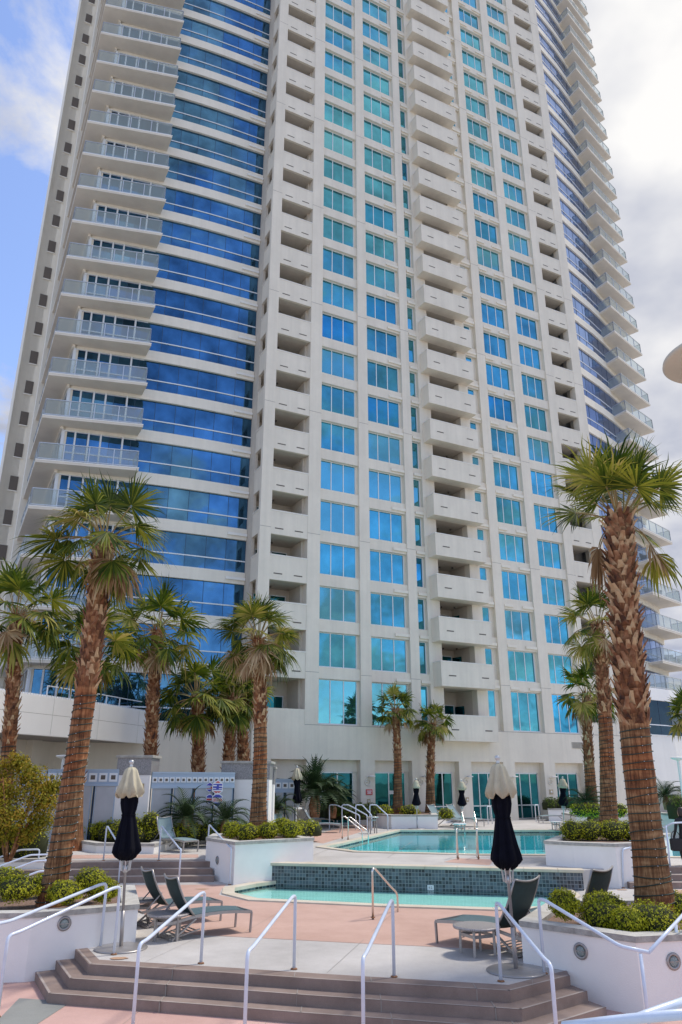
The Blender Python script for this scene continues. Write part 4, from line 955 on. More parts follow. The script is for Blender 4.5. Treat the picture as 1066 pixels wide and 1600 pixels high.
def palm(base_px, zb, top_px, d, r0, r1, crownR, label, split=0.45, seed=1, lights=True, nf=30, near=False, dead=5, skirt=0.0, group='fan palms round the pools', up=0):
    if zb is None: zb = ZU
    b = PD(base_px, 1300, d); b.z = zb
    t = PD(top_px[0], top_px[1], d); rnd = random.Random(seed)
    e = empty('palm_tree', (b.x, b.y, b.z), 0, label, 'palm tree', group); Tp = Vector((t.x-b.x, t.y-b.y, t.z-b.z)); Hh = Tp.z
    def axis(f): return Vector((Tp.x*f+sin(f*pi)*Hh*0.012*(1 if seed % 2 else -1), Tp.y*f, Hh*f))
    def rad(f): return (r0+(r1-r0)*min(1, f*1.25)**0.8)*(1+0.42*math.exp(-f*13))
    mb = MB(); ns = 60 if near else 26; nr = 28 if near else 14; base0 = len(mb.v)
    for i in range(ns+1):
        f = i/ns; c = axis(f); rr = rad(f)
        for j in range(nr):
            a = 2*pi*j/nr; k = 1+0.05*noise.noise(Vector((cos(a)*1.5+seed, sin(a)*1.5, f*Hh*2.2)))+0.03*noise.noise(Vector((cos(a)*5, sin(a)*5+seed, f*Hh*7)))
            mb.v.append(tuple(c+Vector((cos(a)*rr*k, sin(a)*rr*k, 0))))
    for i in range(ns):
        for j in range(nr): mb.face((base0+i*nr+j, base0+i*nr+(j+1) % nr, base0+(i+1)*nr+(j+1) % nr, base0+(i+1)*nr+j), 0, True)
    tr = mb.build('trunk', 'bark', e)
    # stubs of old leaf bases
    mb = MB(); z = Hh*split; k = 0; ang = rnd.uniform(0, 6)
    stepz = 0.0135 if near else 0.024
    while z < Hh*1.0:
        f = z/Hh; c = axis(f); rr = rad(f)*1.0; a = ang+k*2.39996+rnd.uniform(-0.12, 0.12); k += 1; u = Vector((cos(a), sin(a), 0)); s = Vector((-sin(a), cos(a), 0))
        h = rnd.uniform(0.15, 0.27)*(rr/0.26)**0.5; wd = rr*rnd.uniform(0.26, 0.40); out = rnd.uniform(0.04, 0.10)*(rr/0.26)
        lean = rnd.uniform(-0.35, 0.35)*h; n = len(mb.v); p = c+u*rr*0.94
        q = p+Vector((0, 0, h*0.5))+s*lean*0.5+u*out*0.45; top = p+Vector((0, 0, h))+s*lean+u*out*(1+rnd.uniform(0, 0.8))
        mb.v += [tuple(p-s*wd), tuple(p+s*wd), tuple(q-s*wd*0.62), tuple(q+s*wd*0.62), tuple(top-s*wd*0.36), tuple(top+s*wd*0.36), tuple(q+u*out*0.5), tuple(top-u*0.03)]
        mb.face((n, n+1, n+6)); mb.face((n, n+6, n+2)); mb.face((n+1, n+3, n+6)); mb.face((n+2, n+6, n+4)); mb.face((n+6, n+5, n+4)); mb.face((n+6, n+3, n+5))
        mb.face((n+4, n+5, n+7))
        z += stepz*rnd.uniform(0.7, 1.3)*(0.26/rr)*(1.0 if near else 1.0)
    mb.build('leaf_bases', 'boot', tr)
    # crown of fan leaves
    mb = MB(); top = axis(1.0); F = crownR*0.56; Lp = crownR*0.52
    for i in range(nf):
        f = i/nf; a = i*2.39996+rnd.uniform(-0.3, 0.3)+seed; el = R(88-(112-up*1.6)*f**0.85+rnd.uniform(-9, 9)); dr = (0.22+0.55*f+rnd.uniform(-0.1, 0.25))*(0.45 if up else 1.1)
        mi = 1 if (f > 0.4 and rnd.random() < 0.24) or rnd.random() < 0.05 else (2 if f > 0.75 and rnd.random() < 0.15 else 0)
        fan_leaf(Lp*rnd.uniform(0.8, 1.15), F*rnd.uniform(0.85, 1.1), dr, rnd.random()*1e6, mb, top+Vector((cos(a)*r1*0.4, sin(a)*r1*0.4, -0.25*f*r1*2)), a, el, petr=0.014*(1+r1), nseg=40 if near else 22, mi=mi, width=0.86 if near else 1.05)
    # young spear leaves
    mb.build('crown', ['frond', 'frond_y', 'frond_dead', 'petiole'], e)
    if dead:
        mb = MB()
        for i in range(dead):
            a = rnd.uniform(0, 2*pi) if not isinstance(skirt, tuple) else skirt[0]+rnd.uniform(-0.7, 0.7)
            fan_leaf(Lp*rnd.uniform(0.5, 0.9), F*rnd.uniform(0.7, 0.95), 1.5, rnd.random()*1e6, mb, top+Vector((cos(a)*r1*0.8, sin(a)*r1*0.8, -0.2)), a, R(rnd.uniform(-50, -15)), petr=0.012, nseg=20, mi=2 if rnd.random() < 0.6 else 1, spread=85)
        mb.build('dry_fronds', ['frond', 'frond_y', 'frond_dead', 'petiole'], e)
    if lights:
        mb = MB(); bl = MB(); z = 0.15; pts = []; turns = (Hh*split)/0.145; n = int(turns*20)
        for i in range(n):
            f0 = i/n*split; a = i/20*2*pi; wob = 0.06*noise.noise(Vector((a*0.35, seed, 0))); c = axis(min(1, f0+wob/Hh*1.2)); rr = rad(f0)*1.045
            pts.append(c+Vector((cos(a)*rr, sin(a)*rr, 0)))
            if near and i % 5 == 0: pp = pts[-1]; uu = Vector((cos(a), sin(a), rnd.uniform(-0.4, 0.5))).normalized(); bl.tube([pp, pp+uu*0.03], 0.006, 4)
        mb.tube(pts, 0.011 if near else 0.014, 4, cap=False); wr = mb.build('string_lights', 'wire', e)
        if near: bl.build('bulb', 'bulb', wr)
    return e
palm(93, 1.0, (163, 842), 15.9, 0.205, 0.215, 1.70, 'big palm wrapped in string lights in the left foreground planter', 0.545, 3, near=True, nf=25, dead=8, skirt=(-0.5,))
palm(1010, 0.98, (967, 806), 14.6, 0.275, 0.262, 1.80, 'tallest looking palm wrapped in string lights in the right foreground planter', 0.43, 8, near=True, nf=19, dead=4, up=26)
palm(403, 1.45, (404, 998), 26.4, 0.265, 0.20, 1.80, 'palm wrapped in lights in the planter left of the mosaic wall', 0.545, 5, near=True, nf=30, dead=10)
palm(951, 1.45, (934, 975), 27.6, 0.285, 0.215, 1.75, 'slim palm directly left of the big right foreground palm', 0.55, 11, near=True, nf=22, dead=5)
palm(930, ZU, (916, 1085), 38.0, 0.29, 0.22, 1.85, 'shorter palm behind the slim one at the right', 0.47, 12, nf=20, dead=5)
palm(622, 1.5, (618, 1108), 44.6, 0.25, 0.20, 1.55, 'small palm in front of the second ground floor door', 0.50, 21, nf=22, dead=2)
palm(674, 1.3, (676, 1130), 46.0, 0.27, 0.21, 1.5, 'small palm with a brown hanging frond under the central balconies', 0.33, 22, nf=22, dead=4)
palm(2, 0.6, (26, 960), 27.0, 0.25, 0.23, 2.3, 'palm cut by the left edge of the picture', 0.45, 31, nf=24, dead=4)
palm(236, ZU, (246, 985), 34.0, 0.27, 0.26, 2.7, 'palm behind the first gate pier', 0.36, 32, nf=28, dead=5)
palm(306, ZU, (309, 1090), 35.5, 0.30, 0.27, 2.3, 'stout palm rising behind the fence between the piers', 0.26, 33, lights=False, nf=26, dead=5)
palm(352, ZU, (366, 1090), 37.0, 0.30, 0.25, 1.9, 'rear palm left of the pair behind the broad pier', 0.3, 34, lights=False, nf=24, dead=8)
palm(382, ZU, (374, 1065), 38.5, 0.30, 0.25, 1.9, 'rear palm right of the pair behind the broad pier', 0.3, 35, lights=False, nf=24, dead=8)
palm(118, 0.9, (140, 1010), 29.0, 0.28, 0.24, 2.2, 'palm hidden behind the big left palm with dark fronds', 0.3, 36, lights=False, nf=22, dead=3)
palm(1076, 0.9, (1078, 1118), 42.0, 0.30, 0.22, 1.5, 'palm peeking in from the right edge before the podium window', 0.4, 37, lights=False, nf=22, dead=3)

# ================================================================== SHRUBS, HEDGES, CYCADS
def leaves(mb, c, rad_, n, size, rnd, shell=0.35, mi=0, flat=0.0):
    for _ in range(n):
        while True:
            v = Vector((rnd.uniform(-1, 1), rnd.uniform(-1, 1), rnd.uniform(-1, 1)))
            if 0.05 < v.length < 1: break
        v.normalize(); r = (1-shell*rnd.random()**1.6); bump = 1+0.30*noise.noise(v*2.4+Vector(c)*1.7)+0.16*noise.noise(v*6+Vector(c)*3)+(0.16*rnd.random() if rnd.random() < 0.06 else 0)
        p = Vector((c[0]+v.x*rad_[0]*r*bump, c[1]+v.y*rad_[1]*r*bump, c[2]+v.z*rad_[2]*r*bump))
        nn = (v+Vector((rnd.uniform(-1, 1), rnd.uniform(-1, 1), rnd.uniform(-0.6, 1)))*0.9).normalized(); a = nn.orthogonal().normalized(); b = nn.cross(a); t = rnd.uniform(0, 6.28)
        a, b = a*cos(t)+b*sin(t), b*cos(t)-a*sin(t); s = size*rnd.uniform(0.6, 1.3); m = len(mb.v)
        mb.v += [tuple(p-a*s), tuple(p-b*s*0.5), tuple(p+a*s), tuple(p+b*s*0.5)]; mb.face((m, m+1, m+2, m+3), mi)
def shrub(px, py, d, rx, rz, label, m='shrub', n=900, size=0.03, ry=None, z=None, name='shrub', group=None, cat='shrub', seed=None):
    p = PD(px, py, d)
    if z is not None: p.z = z+rz*0.92
    rnd = random.Random(seed or int(px*13+py)); ry = ry or rx
    e = empty(name, (p.x, p.y, p.z-rz*0.95), 0, label, cat, group or 'low trimmed shrubs')
    mb = MB(); leaves(mb, (0, 0, rz*0.95), (rx, ry, rz), n, size, rnd); mb.build('foliage', m, e)
    mb = MB()
    mb.lathe([(0.0, -rz*0.86), (rx*0.5, -rz*0.7), (rx*0.80, -rz*0.2), (rx*0.83, rz*0.25), (rx*0.55, rz*0.68), (0.0, rz*0.84)], (0, 0, rz*0.95), 12); o = mb.build('dark_core', 'core', e); o.scale = (1, ry/rx, 1)
    return e
# left front planter
for px, py, d, rx, rz, lab in ((28, 1388, 15.5, 0.42, 0.22, 'round yellow green shrub at the left end of the left front planter'), (8, 1372, 16.6, 0.40, 0.2, 'shrub behind the round one cut by the left edge'), (102, 1394, 15.35, 0.32, 0.20, 'small shrub directly in front of the big left palm'),
        (143, 1378, 16.2, 0.33, 0.25, 'rounded shrub right of the big left palm trunk'), (164, 1391, 15.75, 0.27, 0.2, 'shrub at the right end of the left front planter'), (66, 1382, 16.9, 0.25, 0.2, 'small shrub left of the big left palm trunk')):
    shrub(px, py, d, rx, rz, lab, n=2600, size=0.022)
for px, py, d, rx, rz, lab in ((882, 1412, 14.0, 0.25, 0.22, 'small shrub at the left tip of the right front planter'), (945, 1414, 14.6, 0.36, 0.21, 'shrub left of the big right palm trunk'), (946, 1432, 13.85, 0.40, 0.25, 'shrub at the middle of the right front planter'),
        (1020, 1436, 13.4, 0.46, 0.25, 'broad shrub in front of the big right palm trunk'), (985, 1440, 13.3, 0.28, 0.2, 'low shrub near the front corner of the right planter'), (1062, 1415, 14.6, 0.42, 0.22, 'shrub right of the big right palm trunk')):
    shrub(px, py, d, rx, rz, lab, n=2900, size=0.022)
for i, (px, py, rx, lab) in enumerate(((361, 1297, 0.28, 'round shrub at the left end of the mosaic wall planter'), (387, 1301, 0.42, 'shrub below the planter palm trunk'), (421, 1298, 0.36, 'shrub just right of the planter palm trunk'), (441, 1291, 0.3, 'higher shrub in the middle of the mosaic wall planter'), (455, 1297, 0.34, 'round shrub at the right end of the mosaic wall planter'))):
    shrub(px, py, 25.3 if i != 3 else 26.3, rx, 0.25, lab, n=1500, size=0.03)
for px, rx, lab in ((895, 0.40, 'round shrub at the left end of the right pool planter'), (920, 0.48, 'middle round shrub in the right pool planter'), (958, 0.52, 'broad shrub before the slim palm trunk'), (985, 0.45, 'shrub partly behind the big right palm')):
    shrub(px, 1298, 25.2, rx, 0.32, lab, n=1500, size=0.03)
for px, rx, lab in ((600, 0.5, 'low shrub left of the small palm before the second door'), (640, 0.55, 'low shrub right of the small palm before the second door'), (697, 0.45, 'low shrub behind the right pair of loungers')):
    shrub(px, 1267 if px < 660 else 1272, 43.2, rx, 0.3, lab, n=800, size=0.045)
for px, rx, lab in ((908, 0.5, 'low shrub at the left of the far right planter'), (928, 0.5, 'low shrub in the middle of the far right planter'), (966, 0.45, 'low shrub right of the slim palm in the far planter')):
    shrub(px, 1266, 36.5, rx, 0.3, lab, n=800, size=0.045)
# long hedges: rows of leaf clumps
def hedge(pts, z, hz, wd, label, m='shrub_dk', dens=420, size=0.045, step=0.5):
    p0 = pts[0]; e = empty('hedge', (p0[0], p0[1], z), 0, label, 'hedge'); mb = MB(); core = MB(); rnd = random.Random(int(p0[0]*100))
    for a, b in zip(pts[:-1], pts[1:]):
        a, b = Vector(a), Vector(b); n = max(1, int((b-a).length/step))
        for i in range(n+1):
            q = a.lerp(b, i/n)-Vector(p0[:2]); leaves(mb, (q.x, q.y, hz*0.52+rnd.uniform(-0.03, 0.03)), (step*0.8, wd, hz*0.52*rnd.uniform(0.94, 1.06)), dens, size, rnd)
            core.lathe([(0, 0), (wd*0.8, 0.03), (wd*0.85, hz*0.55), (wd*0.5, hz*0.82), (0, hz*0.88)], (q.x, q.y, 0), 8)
    mb.build('foliage', m, e); core.build('dark_core', 'core', e); return e
hedge([(-13.2, 25.1), (-9.6, 25.3)], 0.95, 1.0, 0.55, 'trimmed green hedge on the low wall at the far left', 'shrub', 1500, 0.035)
hedge([(-10.3, 30.6), (-9.0, 30.2), (-7.7, 29.2)], 1.1, 0.75, 0.5, 'yellow green hedge in front of the fence beside the first pier', 'shrub', 900, 0.04)
hedge([(-7.4, 29.2), (-5.6, 30.4), (-3.6, 31.5), (-1.2, 33)], 1.1, 0.62, 0.5, 'green hedge behind the pale upper loungers', 'shrub', 800, 0.04)
hedge([G(440, 1282, ZU)[:2], (0.0, 42.8), (1.6, 43.2)], 1.25, 0.85, 0.6, 'dark green hedge under the cycads left of the doors', 'shrub_dk', 600, 0.06)
hedge([(q0.x+0.3, q0.y+0.6), (q1.x+0.6, q1.y+0.8)], 1.5, 0.75, 0.6, 'clipped dark hedge in the small planter under the right pier', 'shrub_dk', 700, 0.05)
hedge([(14.2, 33.6), (20.5, 34.6)], 1.7, 0.95, 0.6, 'dark hedge at the far right behind the big palm', 'shrub_dk', 900, 0.05)
shrub(205, 1290, 29.3, 0.45, 0.4, 'rounded green bush just in front of the first gate pier', n=900, size=0.04)
shrub(236, 1284, 29.4, 0.35, 0.35, 'small bright bush right of the first gate pier', n=700, size=0.04)
# olive coloured small tree
def bush_tree():
    d = 24.0; p = PD(25, 1295, d); e = empty('olive_tree', (p.x-0.1, d, 1.0), 0, 'loose yellow green small tree with reddish leaves at the left edge', 'tree')
    rnd = random.Random(4); mb = MB(); br = MB(); Z = 1.0
    for i in range(6):
        a = i*1.1; tip = Vector((cos(a)*0.9, sin(a)*0.6, 2.0+0.4*sin(i*2.1))); br.tube([(0.05*cos(a), 0.05*sin(a), 0), tuple(Vector(tip)*0.5+Vector((0, 0, 0.1))), tuple(tip)], [0.05, 0.032, 0.012], 6)
    cl = [(-0.5, 0, 1.9, 0.75), (0.45, 0.1, 2.1, 0.6), (0.85, 0, 1.65, 0.5), (0.1, -0.3, 1.3, 0.62), (-0.9, 0, 2.6, 0.5), (-0.2, 0.2, 2.75, 0.38), (-0.75, -0.1, 1.2, 0.6), (0.75, 0.2, 1.1, 0.45), (0.25, 0, 2.45, 0.4), (-0.35, -0.2, 0.75, 0.45), (0.3, 0.1, 0.75, 0.4), (-1.2, 0, 1.8, 0.6), (1.0, 0.1, 2.05, 0.3), (-1.0, 0.1, 0.6, 0.4)]
    for x, y, z, r in cl: leaves(mb, (x, y, z), (r, r*0.9, r*0.8), int(2600*r), 0.046, rnd, shell=0.85)
    for _ in range(26):     # stray sprigs
        x, y, z, r = rnd.choice(cl); v = Vector((rnd.uniform(-1, 1), rnd.uniform(-1, 1), rnd.uniform(-0.4, 1))).normalized()*r*rnd.uniform(1.0, 1.4); leaves(mb, (x+v.x, y+v.y, z+v.z), (0.12, 0.12, 0.16), 26, 0.034, rnd, shell=0.9)
    br.build('trunk', 'bark', e); mb.build('crown', 'olive', e)
bush_tree()
def cycad(px, py, d, r, label, n=26, m='cycad', el0=75, seed=1, z=None):
    p = PD(px, py, d); 
    if z is not None: p.z = z
    rnd = random.Random(seed); e = empty('cycad', (p.x, p.y, p.z-r*0.2), 0, label, 'cycad', 'cycads and small palms')
    mb = MB()
    for i in range(n):
        a = i*2.39996; el = R(el0-65*(i/n)+rnd.uniform(-8, 8)); dd = Vector((cos(a)*cos(el), sin(a)*cos(el), sin(el))); q = Vector((0, 0, r*0.2)); pts = [q.copy()]; ds = []
        for s in range(9):
            dd = (dd+Vector((0, 0, -0.10-0.03*s))).normalized(); q = q+dd*(r*1.15/9); pts.append(q.copy()); ds.append(dd.copy())
        mb.tube(pts, [0.012*r]*9+[0.004], 3, 0, cap=False)
        for s in range(1, 9):
            for h in (0, 0.5):
                for sg_ in (-1, 1):
                    side = ds[s].cross(Vector((0, 0, 1))).normalized()*sg_; pp = pts[s].lerp(pts[s+1], h); ln = r*0.26*sin(pi*min(1, (s+h)/9.2+0.08)); tip = pp+side*ln+ds[s]*ln*0.55+Vector((0, 0, ln*0.25)); w_ = ds[s]*0.022*r
                    n_ = len(mb.v); mb.v += [tuple(pp-w_), tuple(pp+w_), tuple(tip)]; mb.face((n_, n_+1, n_+2))
    mb.build('fronds', m, e)
    st_ = MB(); st_.lathe([(0.13*r, -0.3*r), (0.16*r, 0), (0.1*r, 0.25*r), (0, 0.3*r)], (0, 0, 0), 10); st_.build('stem', 'boot', e); return e
cycad(290, 1280, 30.2, 1.25, 'dark cycad behind the two pale loungers', seed=2, n=34)
cycad(352, 1283, 30.6, 1.15, 'dark cycad between the raised lounger and the broad pier', seed=3, n=30)
cycad(432, 1268, 36, 1.1, 'dark cycad right of the planter palm trunk', seed=4)
cycad(492, 1246, 41, 1.9, 'big bushy dark palm left of the first door', n=60, seed=5, el0=85)
cycad(520, 1256, 42, 1.4, 'smaller dark bush palm against the first door', n=40, seed=6, el0=85)
cycad(448, 1246, 41.5, 1.2, 'dark feathery plant left of the far navy umbrella', n=26, seed=9, el0=80)
cycad(916, 1256, 37.5, 1.1, 'dark cycad behind the right low planter', seed=7)
cycad(1040, 1245, 34.5, 1.0, 'dark cycad on the far right hedge', seed=8, z=2.55)

# rust stains in the paving
M['ruststain'] = ramp_mat('rust_stained_concrete', _paving((0.36, 0.20, 0.11), (0.48, 0.31, 0.20)))
def blot(px, py, z, r, m, label, seed=0):
    c = G(px, py, z); rnd = random.Random(seed); mb = MB(); P = []
    for i in range(28):
        a = i*2*pi/28; k = r*(1+0.45*noise.noise(Vector((cos(a)*1.3+seed, sin(a)*1.3, seed)))+rnd.uniform(-0.06, 0.06)); P.append((c.x+cos(a)*k*1.5, c.y+sin(a)*k*0.8))
    n = len(mb.v); mb.v += [(c.x, c.y, z)]+[(x, y, z) for x, y in P]
    for i in range(28): mb.face((n, n+1+i, n+1+(i+1) % 28))
    struct(mb, 'paving_stain', m, label, 'paving')
blot(185, 1497, ZM+0.0095, 0.10, 'ruststain', 'rust stain at the foot of the left umbrella base', 5); blot(316, 1389, ZM+0.0095, 0.12, 'ruststain', 'rust streak below the side steps handrail', 6); blot(972, 1390, ZM+0.0095, 0.10, 'ruststain', 'rust stain by the planter post at the right', 7)

# ================================================================== HAND RAILS
def rail(pts, label, r=0.026, m='bluepaint', flange=(), fr=0.09, group='pale blue tubular handrails', name='handrail', post=()):
    p0 = Vector(pts[0]); e = empty(name, (p0.x, p0.y, 0), 0, label, 'handrail', group); P = [Vector(p)-Vector((p0.x, p0.y, 0)) for p in pts]
    mb = MB(); mb.tube(fillet(P, fr), r, 12); tb = mb.build('tube', m, e)
    for a, b in post: mb = MB(); mb.tube([Vector(a)-Vector((p0.x, p0.y, 0)), Vector(b)-Vector((p0.x, p0.y, 0))], r*0.95, 12); mb.build('post', m, e)
    if flange:
        for f in flange: mb = MB(); f = Vector(f)-Vector((p0.x, p0.y, 0)); mb.lathe([(0, 0.0), (r*2.1, 0.0), (r*2.0, 0.012), (r*1.2, 0.02)], f, 14); mb.build('base_flange', 'rust', e)
    return e
def V3(p, z): return Vector((p[0], p[1], z))
def front_rail(px_top, py_base, px_b1, py_b1, px_b2, py_b2, px_t1, py_t1, label, zlo=1.05, hz=1.05):
    b = G(px_top, py_base, ZM); lo = G(px_b1, py_b1, zlo); d = (Vector(b[:2])-Vector(lo[:2])); u = d.normalized()
    k1 = G(px_b2, py_b2, zlo+0.02); t1 = V3(Vector(b[:2])-u*0.16, ZM+hz)
    l2 = V3(Vector(lo[:2])+u*0.20, zlo+0.02)
    return rail([V3(b, ZM), V3(b, ZM+hz), t1, l2, V3(lo, zlo), V3(lo, 0)], label, flange=[V3(b, ZM+0.005), V3(lo, 0.006)])
front_rail(178, 1492, 12.7, 1462, 48, 1451, 157, 1390, 'handrail at the left end of the front steps beside the white planter')
front_rail(314, 1506, 218, 1475, 240, 1467, 300, 1400, 'handrail left of centre crossing the round table on the front steps')
front_rail(459.5, 1515, 387, 1487, 403, 1477, 450, 1404, 'second handrail from the middle of the front steps, before the small pool')
front_rail(616, 1527, 567, 1497, 576, 1487, 607, 1408, 'handrail on the front steps right in front of the steel pool rail')
front_rail(783, 1534, 861, 1507, 845, 1497, 788, 1412, 'handrail on the front steps beside the right umbrella base')
# rail behind the leftmost one, running off the picture
b = G(157, 1481, ZM); lo = G(18, 1433, 1.25); u = (Vector(b[:2])-Vector(lo[:2])).normalized()
rail([V3(b, ZM), V3(b, 1.46), V3(Vector(b[:2])-u*0.2, 1.46), V3(lo, 1.2), V3(Vector(lo[:2])-u*0.8, 1.2)], 'handrail hugging the left front planter and running out of the picture', flange=[V3(b, ZM+0.005)])
# right planter rail: down to the corner, then up again
b = G(851, 1522, ZM); c = G(1001, 1490, 0.98); cc = G(1014, 1488, 1.0); dd_ = G(1072, 1423, 1.35); k = G(970, 1479, 1.04)
p1 = Vector((5.5, 13.3, 0))
rail([V3(b, ZM), V3(b, 1.46), V3(Vector(b[:2])+(Vector(k[:2])-Vector(b[:2])).normalized()*0.13, 1.46), k, cc], 'handrail sloping down along the right front planter', flange=[V3(b, ZM+0.005)], post=[(V3(c, 0), V3(c, 0.98))])
e2 = PD(1085, 1410, 13.4)
rail([cc+Vector((0.0, 0.0, 0.0)), e2], 'handrail rising to the right from the corner of the right planter', post=[(PD(1066, 1570, 12.95), PD(1056, 1444, 12.95))])
# foreground rail in the bottom right corner
rail([PD(880, 1604, 4.9), PD(985, 1592, 4.7), PD(1090, 1583, 4.5)], 'thick looking handrail running into the bottom right corner', r=0.026)
rail([PD(990, 1593, 4.72), PD(1030, 1578, 4.8), PD(1090, 1558, 4.9)], 'handrail branching upward in the bottom right corner', r=0.024)
# rails on the side steps
def stair_rail(pb, yb, pt, yt, pl, yl, lbl, zt_=ZU, zl=ZM, h=0.98):
    b = G(pb, yb, zt_); lo = G(pl, yl, zl); u = (Vector(b[:2])-Vector(lo[:2])).normalized()
    return rail([V3(b, zt_), V3(b, zt_+h), V3(Vector(b[:2])-u*0.12, zt_+h), V3(Vector(lo[:2])+u*0.15, zl+h), V3(lo, zl+h), V3(lo, zl)], lbl, r=0.024, flange=[V3(b, zt_+0.005), V3(lo, zl+0.005)])
stair_rail(77, 1343, 82, 1286, 100, 1380, 'handrail half hidden behind the big left palm')
stair_rail(161.6, 1345, 166, 1286, 185, 1381, 'handrail on the side steps left of the navy umbrella')
stair_rail(248, 1345, 256, 1285, 279, 1386, 'handrail in the middle of the side steps')
stair_rail(324, 1341, 330, 1283, 359, 1383, 'handrail on the side steps against the white planter')
# cluster of rails at the far left
def left_rail(pxp, yp, pxt, yt, lbl, L=3.0, z=ZM, h=1.0):
    b = G(pxp, yp, z); b.z = z; u = Vector((-0.93, -0.36)); tz = ZA(b, yt)
    return rail([V3(b, z), V3(b, tz), V3(Vector(b[:2])+u*0.55, tz), V3(Vector(b[:2])+u*L, tz-0.85)], lbl, r=0.024, fr=0.08)
left_rail(56, 1376, 57, 1327, 'upper handrail of the group at the left edge')
left_rail(73, 1384, 72, 1335, 'second handrail of the group at the left edge')
left_rail(84, 1394, 84, 1344, 'third handrail of the group at the left edge')
left_rail(92, 1404, 90, 1360, 'lowest handrail of the group at the left edge')
# right side steps: rail with two posts, far rails
b1 = G(1048, 1363, 0.74); 
rail([G(1020, 1302, 1.75)+Vector((0, 0, 0)), PD(1051, 1286, 23.6), PD(1090, 1284, 23.9)], 'handrail on the side steps behind the big right palm', r=0.026, post=[(V3(b1, 0.74), PD(1041, 1290, b1.y))])
b2 = G(974, 1388, ZM); rail([V3(b2, ZM), PD(973, 1327, b2.y), PD(983, 1325, b2.y+0.1), PD(1010, 1303, b2.y+1.2)], 'handrail rising from the white planter behind the right palm trunk', r=0.026, flange=[V3(b2, ZM+0.005)])
for (xa, xb, dy, lb) in ((515, 556, 0, 'first of the four blue handrails left of the first door'), (534.5, 568, 0, 'second of the four blue handrails left of the first door'), (556, 575, 0, 'third of the four blue handrails left of the first door'), (578, 600, 0, 'shortest blue handrail in front of the first pier')):
    d = 41.0; a = PD(xa, 1283, d); t = PD(xa, 1257.5, d); rail([V3(a, 0.9), V3(t, t.z), PD(xa+10, 1257.5, d-0.1), PD(xb+6, 1274, d-0.6), V3(PD(xb+6, 1284, d-0.6), 0.9)], lb, r=0.03, group='blue handrails by the back steps')
# stainless pool rails
def pool_rail(b, dirv, lbl, h=0.82, reach=0.85, zw=None, m='steel', r=0.024, zb=ZU):
    b = Vector(b); u = Vector((*dirv, 0)).normalized(); z = zb
    return rail([V3(b, z), V3(b, z+h), b*1.0+u*0.10+Vector((0, 0, z+h+0.02-b.z)), b+u*reach*0.75+Vector((0, 0, z+h*0.55-b.z)), b+u*reach+Vector((0, 0, z+h*0.40-b.z)), b+u*reach+Vector((0, 0, z-0.25-b.z))], lbl, r=r, m=m, flange=[V3(b, z+0.04)], fr=0.13, group='stainless steel pool rails', name='pool_rail')
pb_ = G(583, 1437, ZM); pool_rail(pb_, (0.62, 1.0), 'curved steel handrail at the edge of the small lower pool', h=0.98, reach=1.15, zb=ZM)
for px, lb in ((716, 'left steel ladder rail at the near edge of the upper pool'), (748, 'right steel ladder rail at the near edge of the upper pool')):
    pool_rail(G(px, 1343, ZU), (0.1, 1), lb, h=0.88, reach=0.7)
for px, lb in ((723, 'left steel ladder rail at the far edge of the upper pool'), (742, 'right steel ladder rail at the far edge of the upper pool')):
    pool_rail(G(px, 1297, ZU), (0.0, -1), lb, h=0.85, reach=0.7)
for px, py, lb in ((763, 1288, 'lone steel rail left of the navy umbrella top by the doors'), (838, 1284, 'lone steel rail before the fifth door')):
    b = G(px, py, ZU); rail([V3(b, ZU), V3(b, ZU+0.95), b+Vector((0.25, 0.2, 0.95)), b+Vector((0.3, 0.3, 0))], lb, r=0.03, m='white', group='white rails by the doors')
for i, (px, py) in enumerate(((535, 1311), (544, 1313))):
    pool_rail(G(px, py, ZU), (1.0, -0.15), ('rear', 'front')[i]+' curved steel rail of the pair at the left end of the upper pool', h=0.88, reach=0.85)
for px, lb in ((1046, 'left rail of the far right pair'), (1057, 'right rail of the far right pair')):
    b = G(px, 1278, ZU); rail([V3(b, ZU), V3(b, ZU+0.98), b+Vector((0.6, 0.2, 1.25)), b+Vector((2.0, 0.4, 2.1))], lb+' beyond the big palm', r=0.028, group='pale handrails far right')

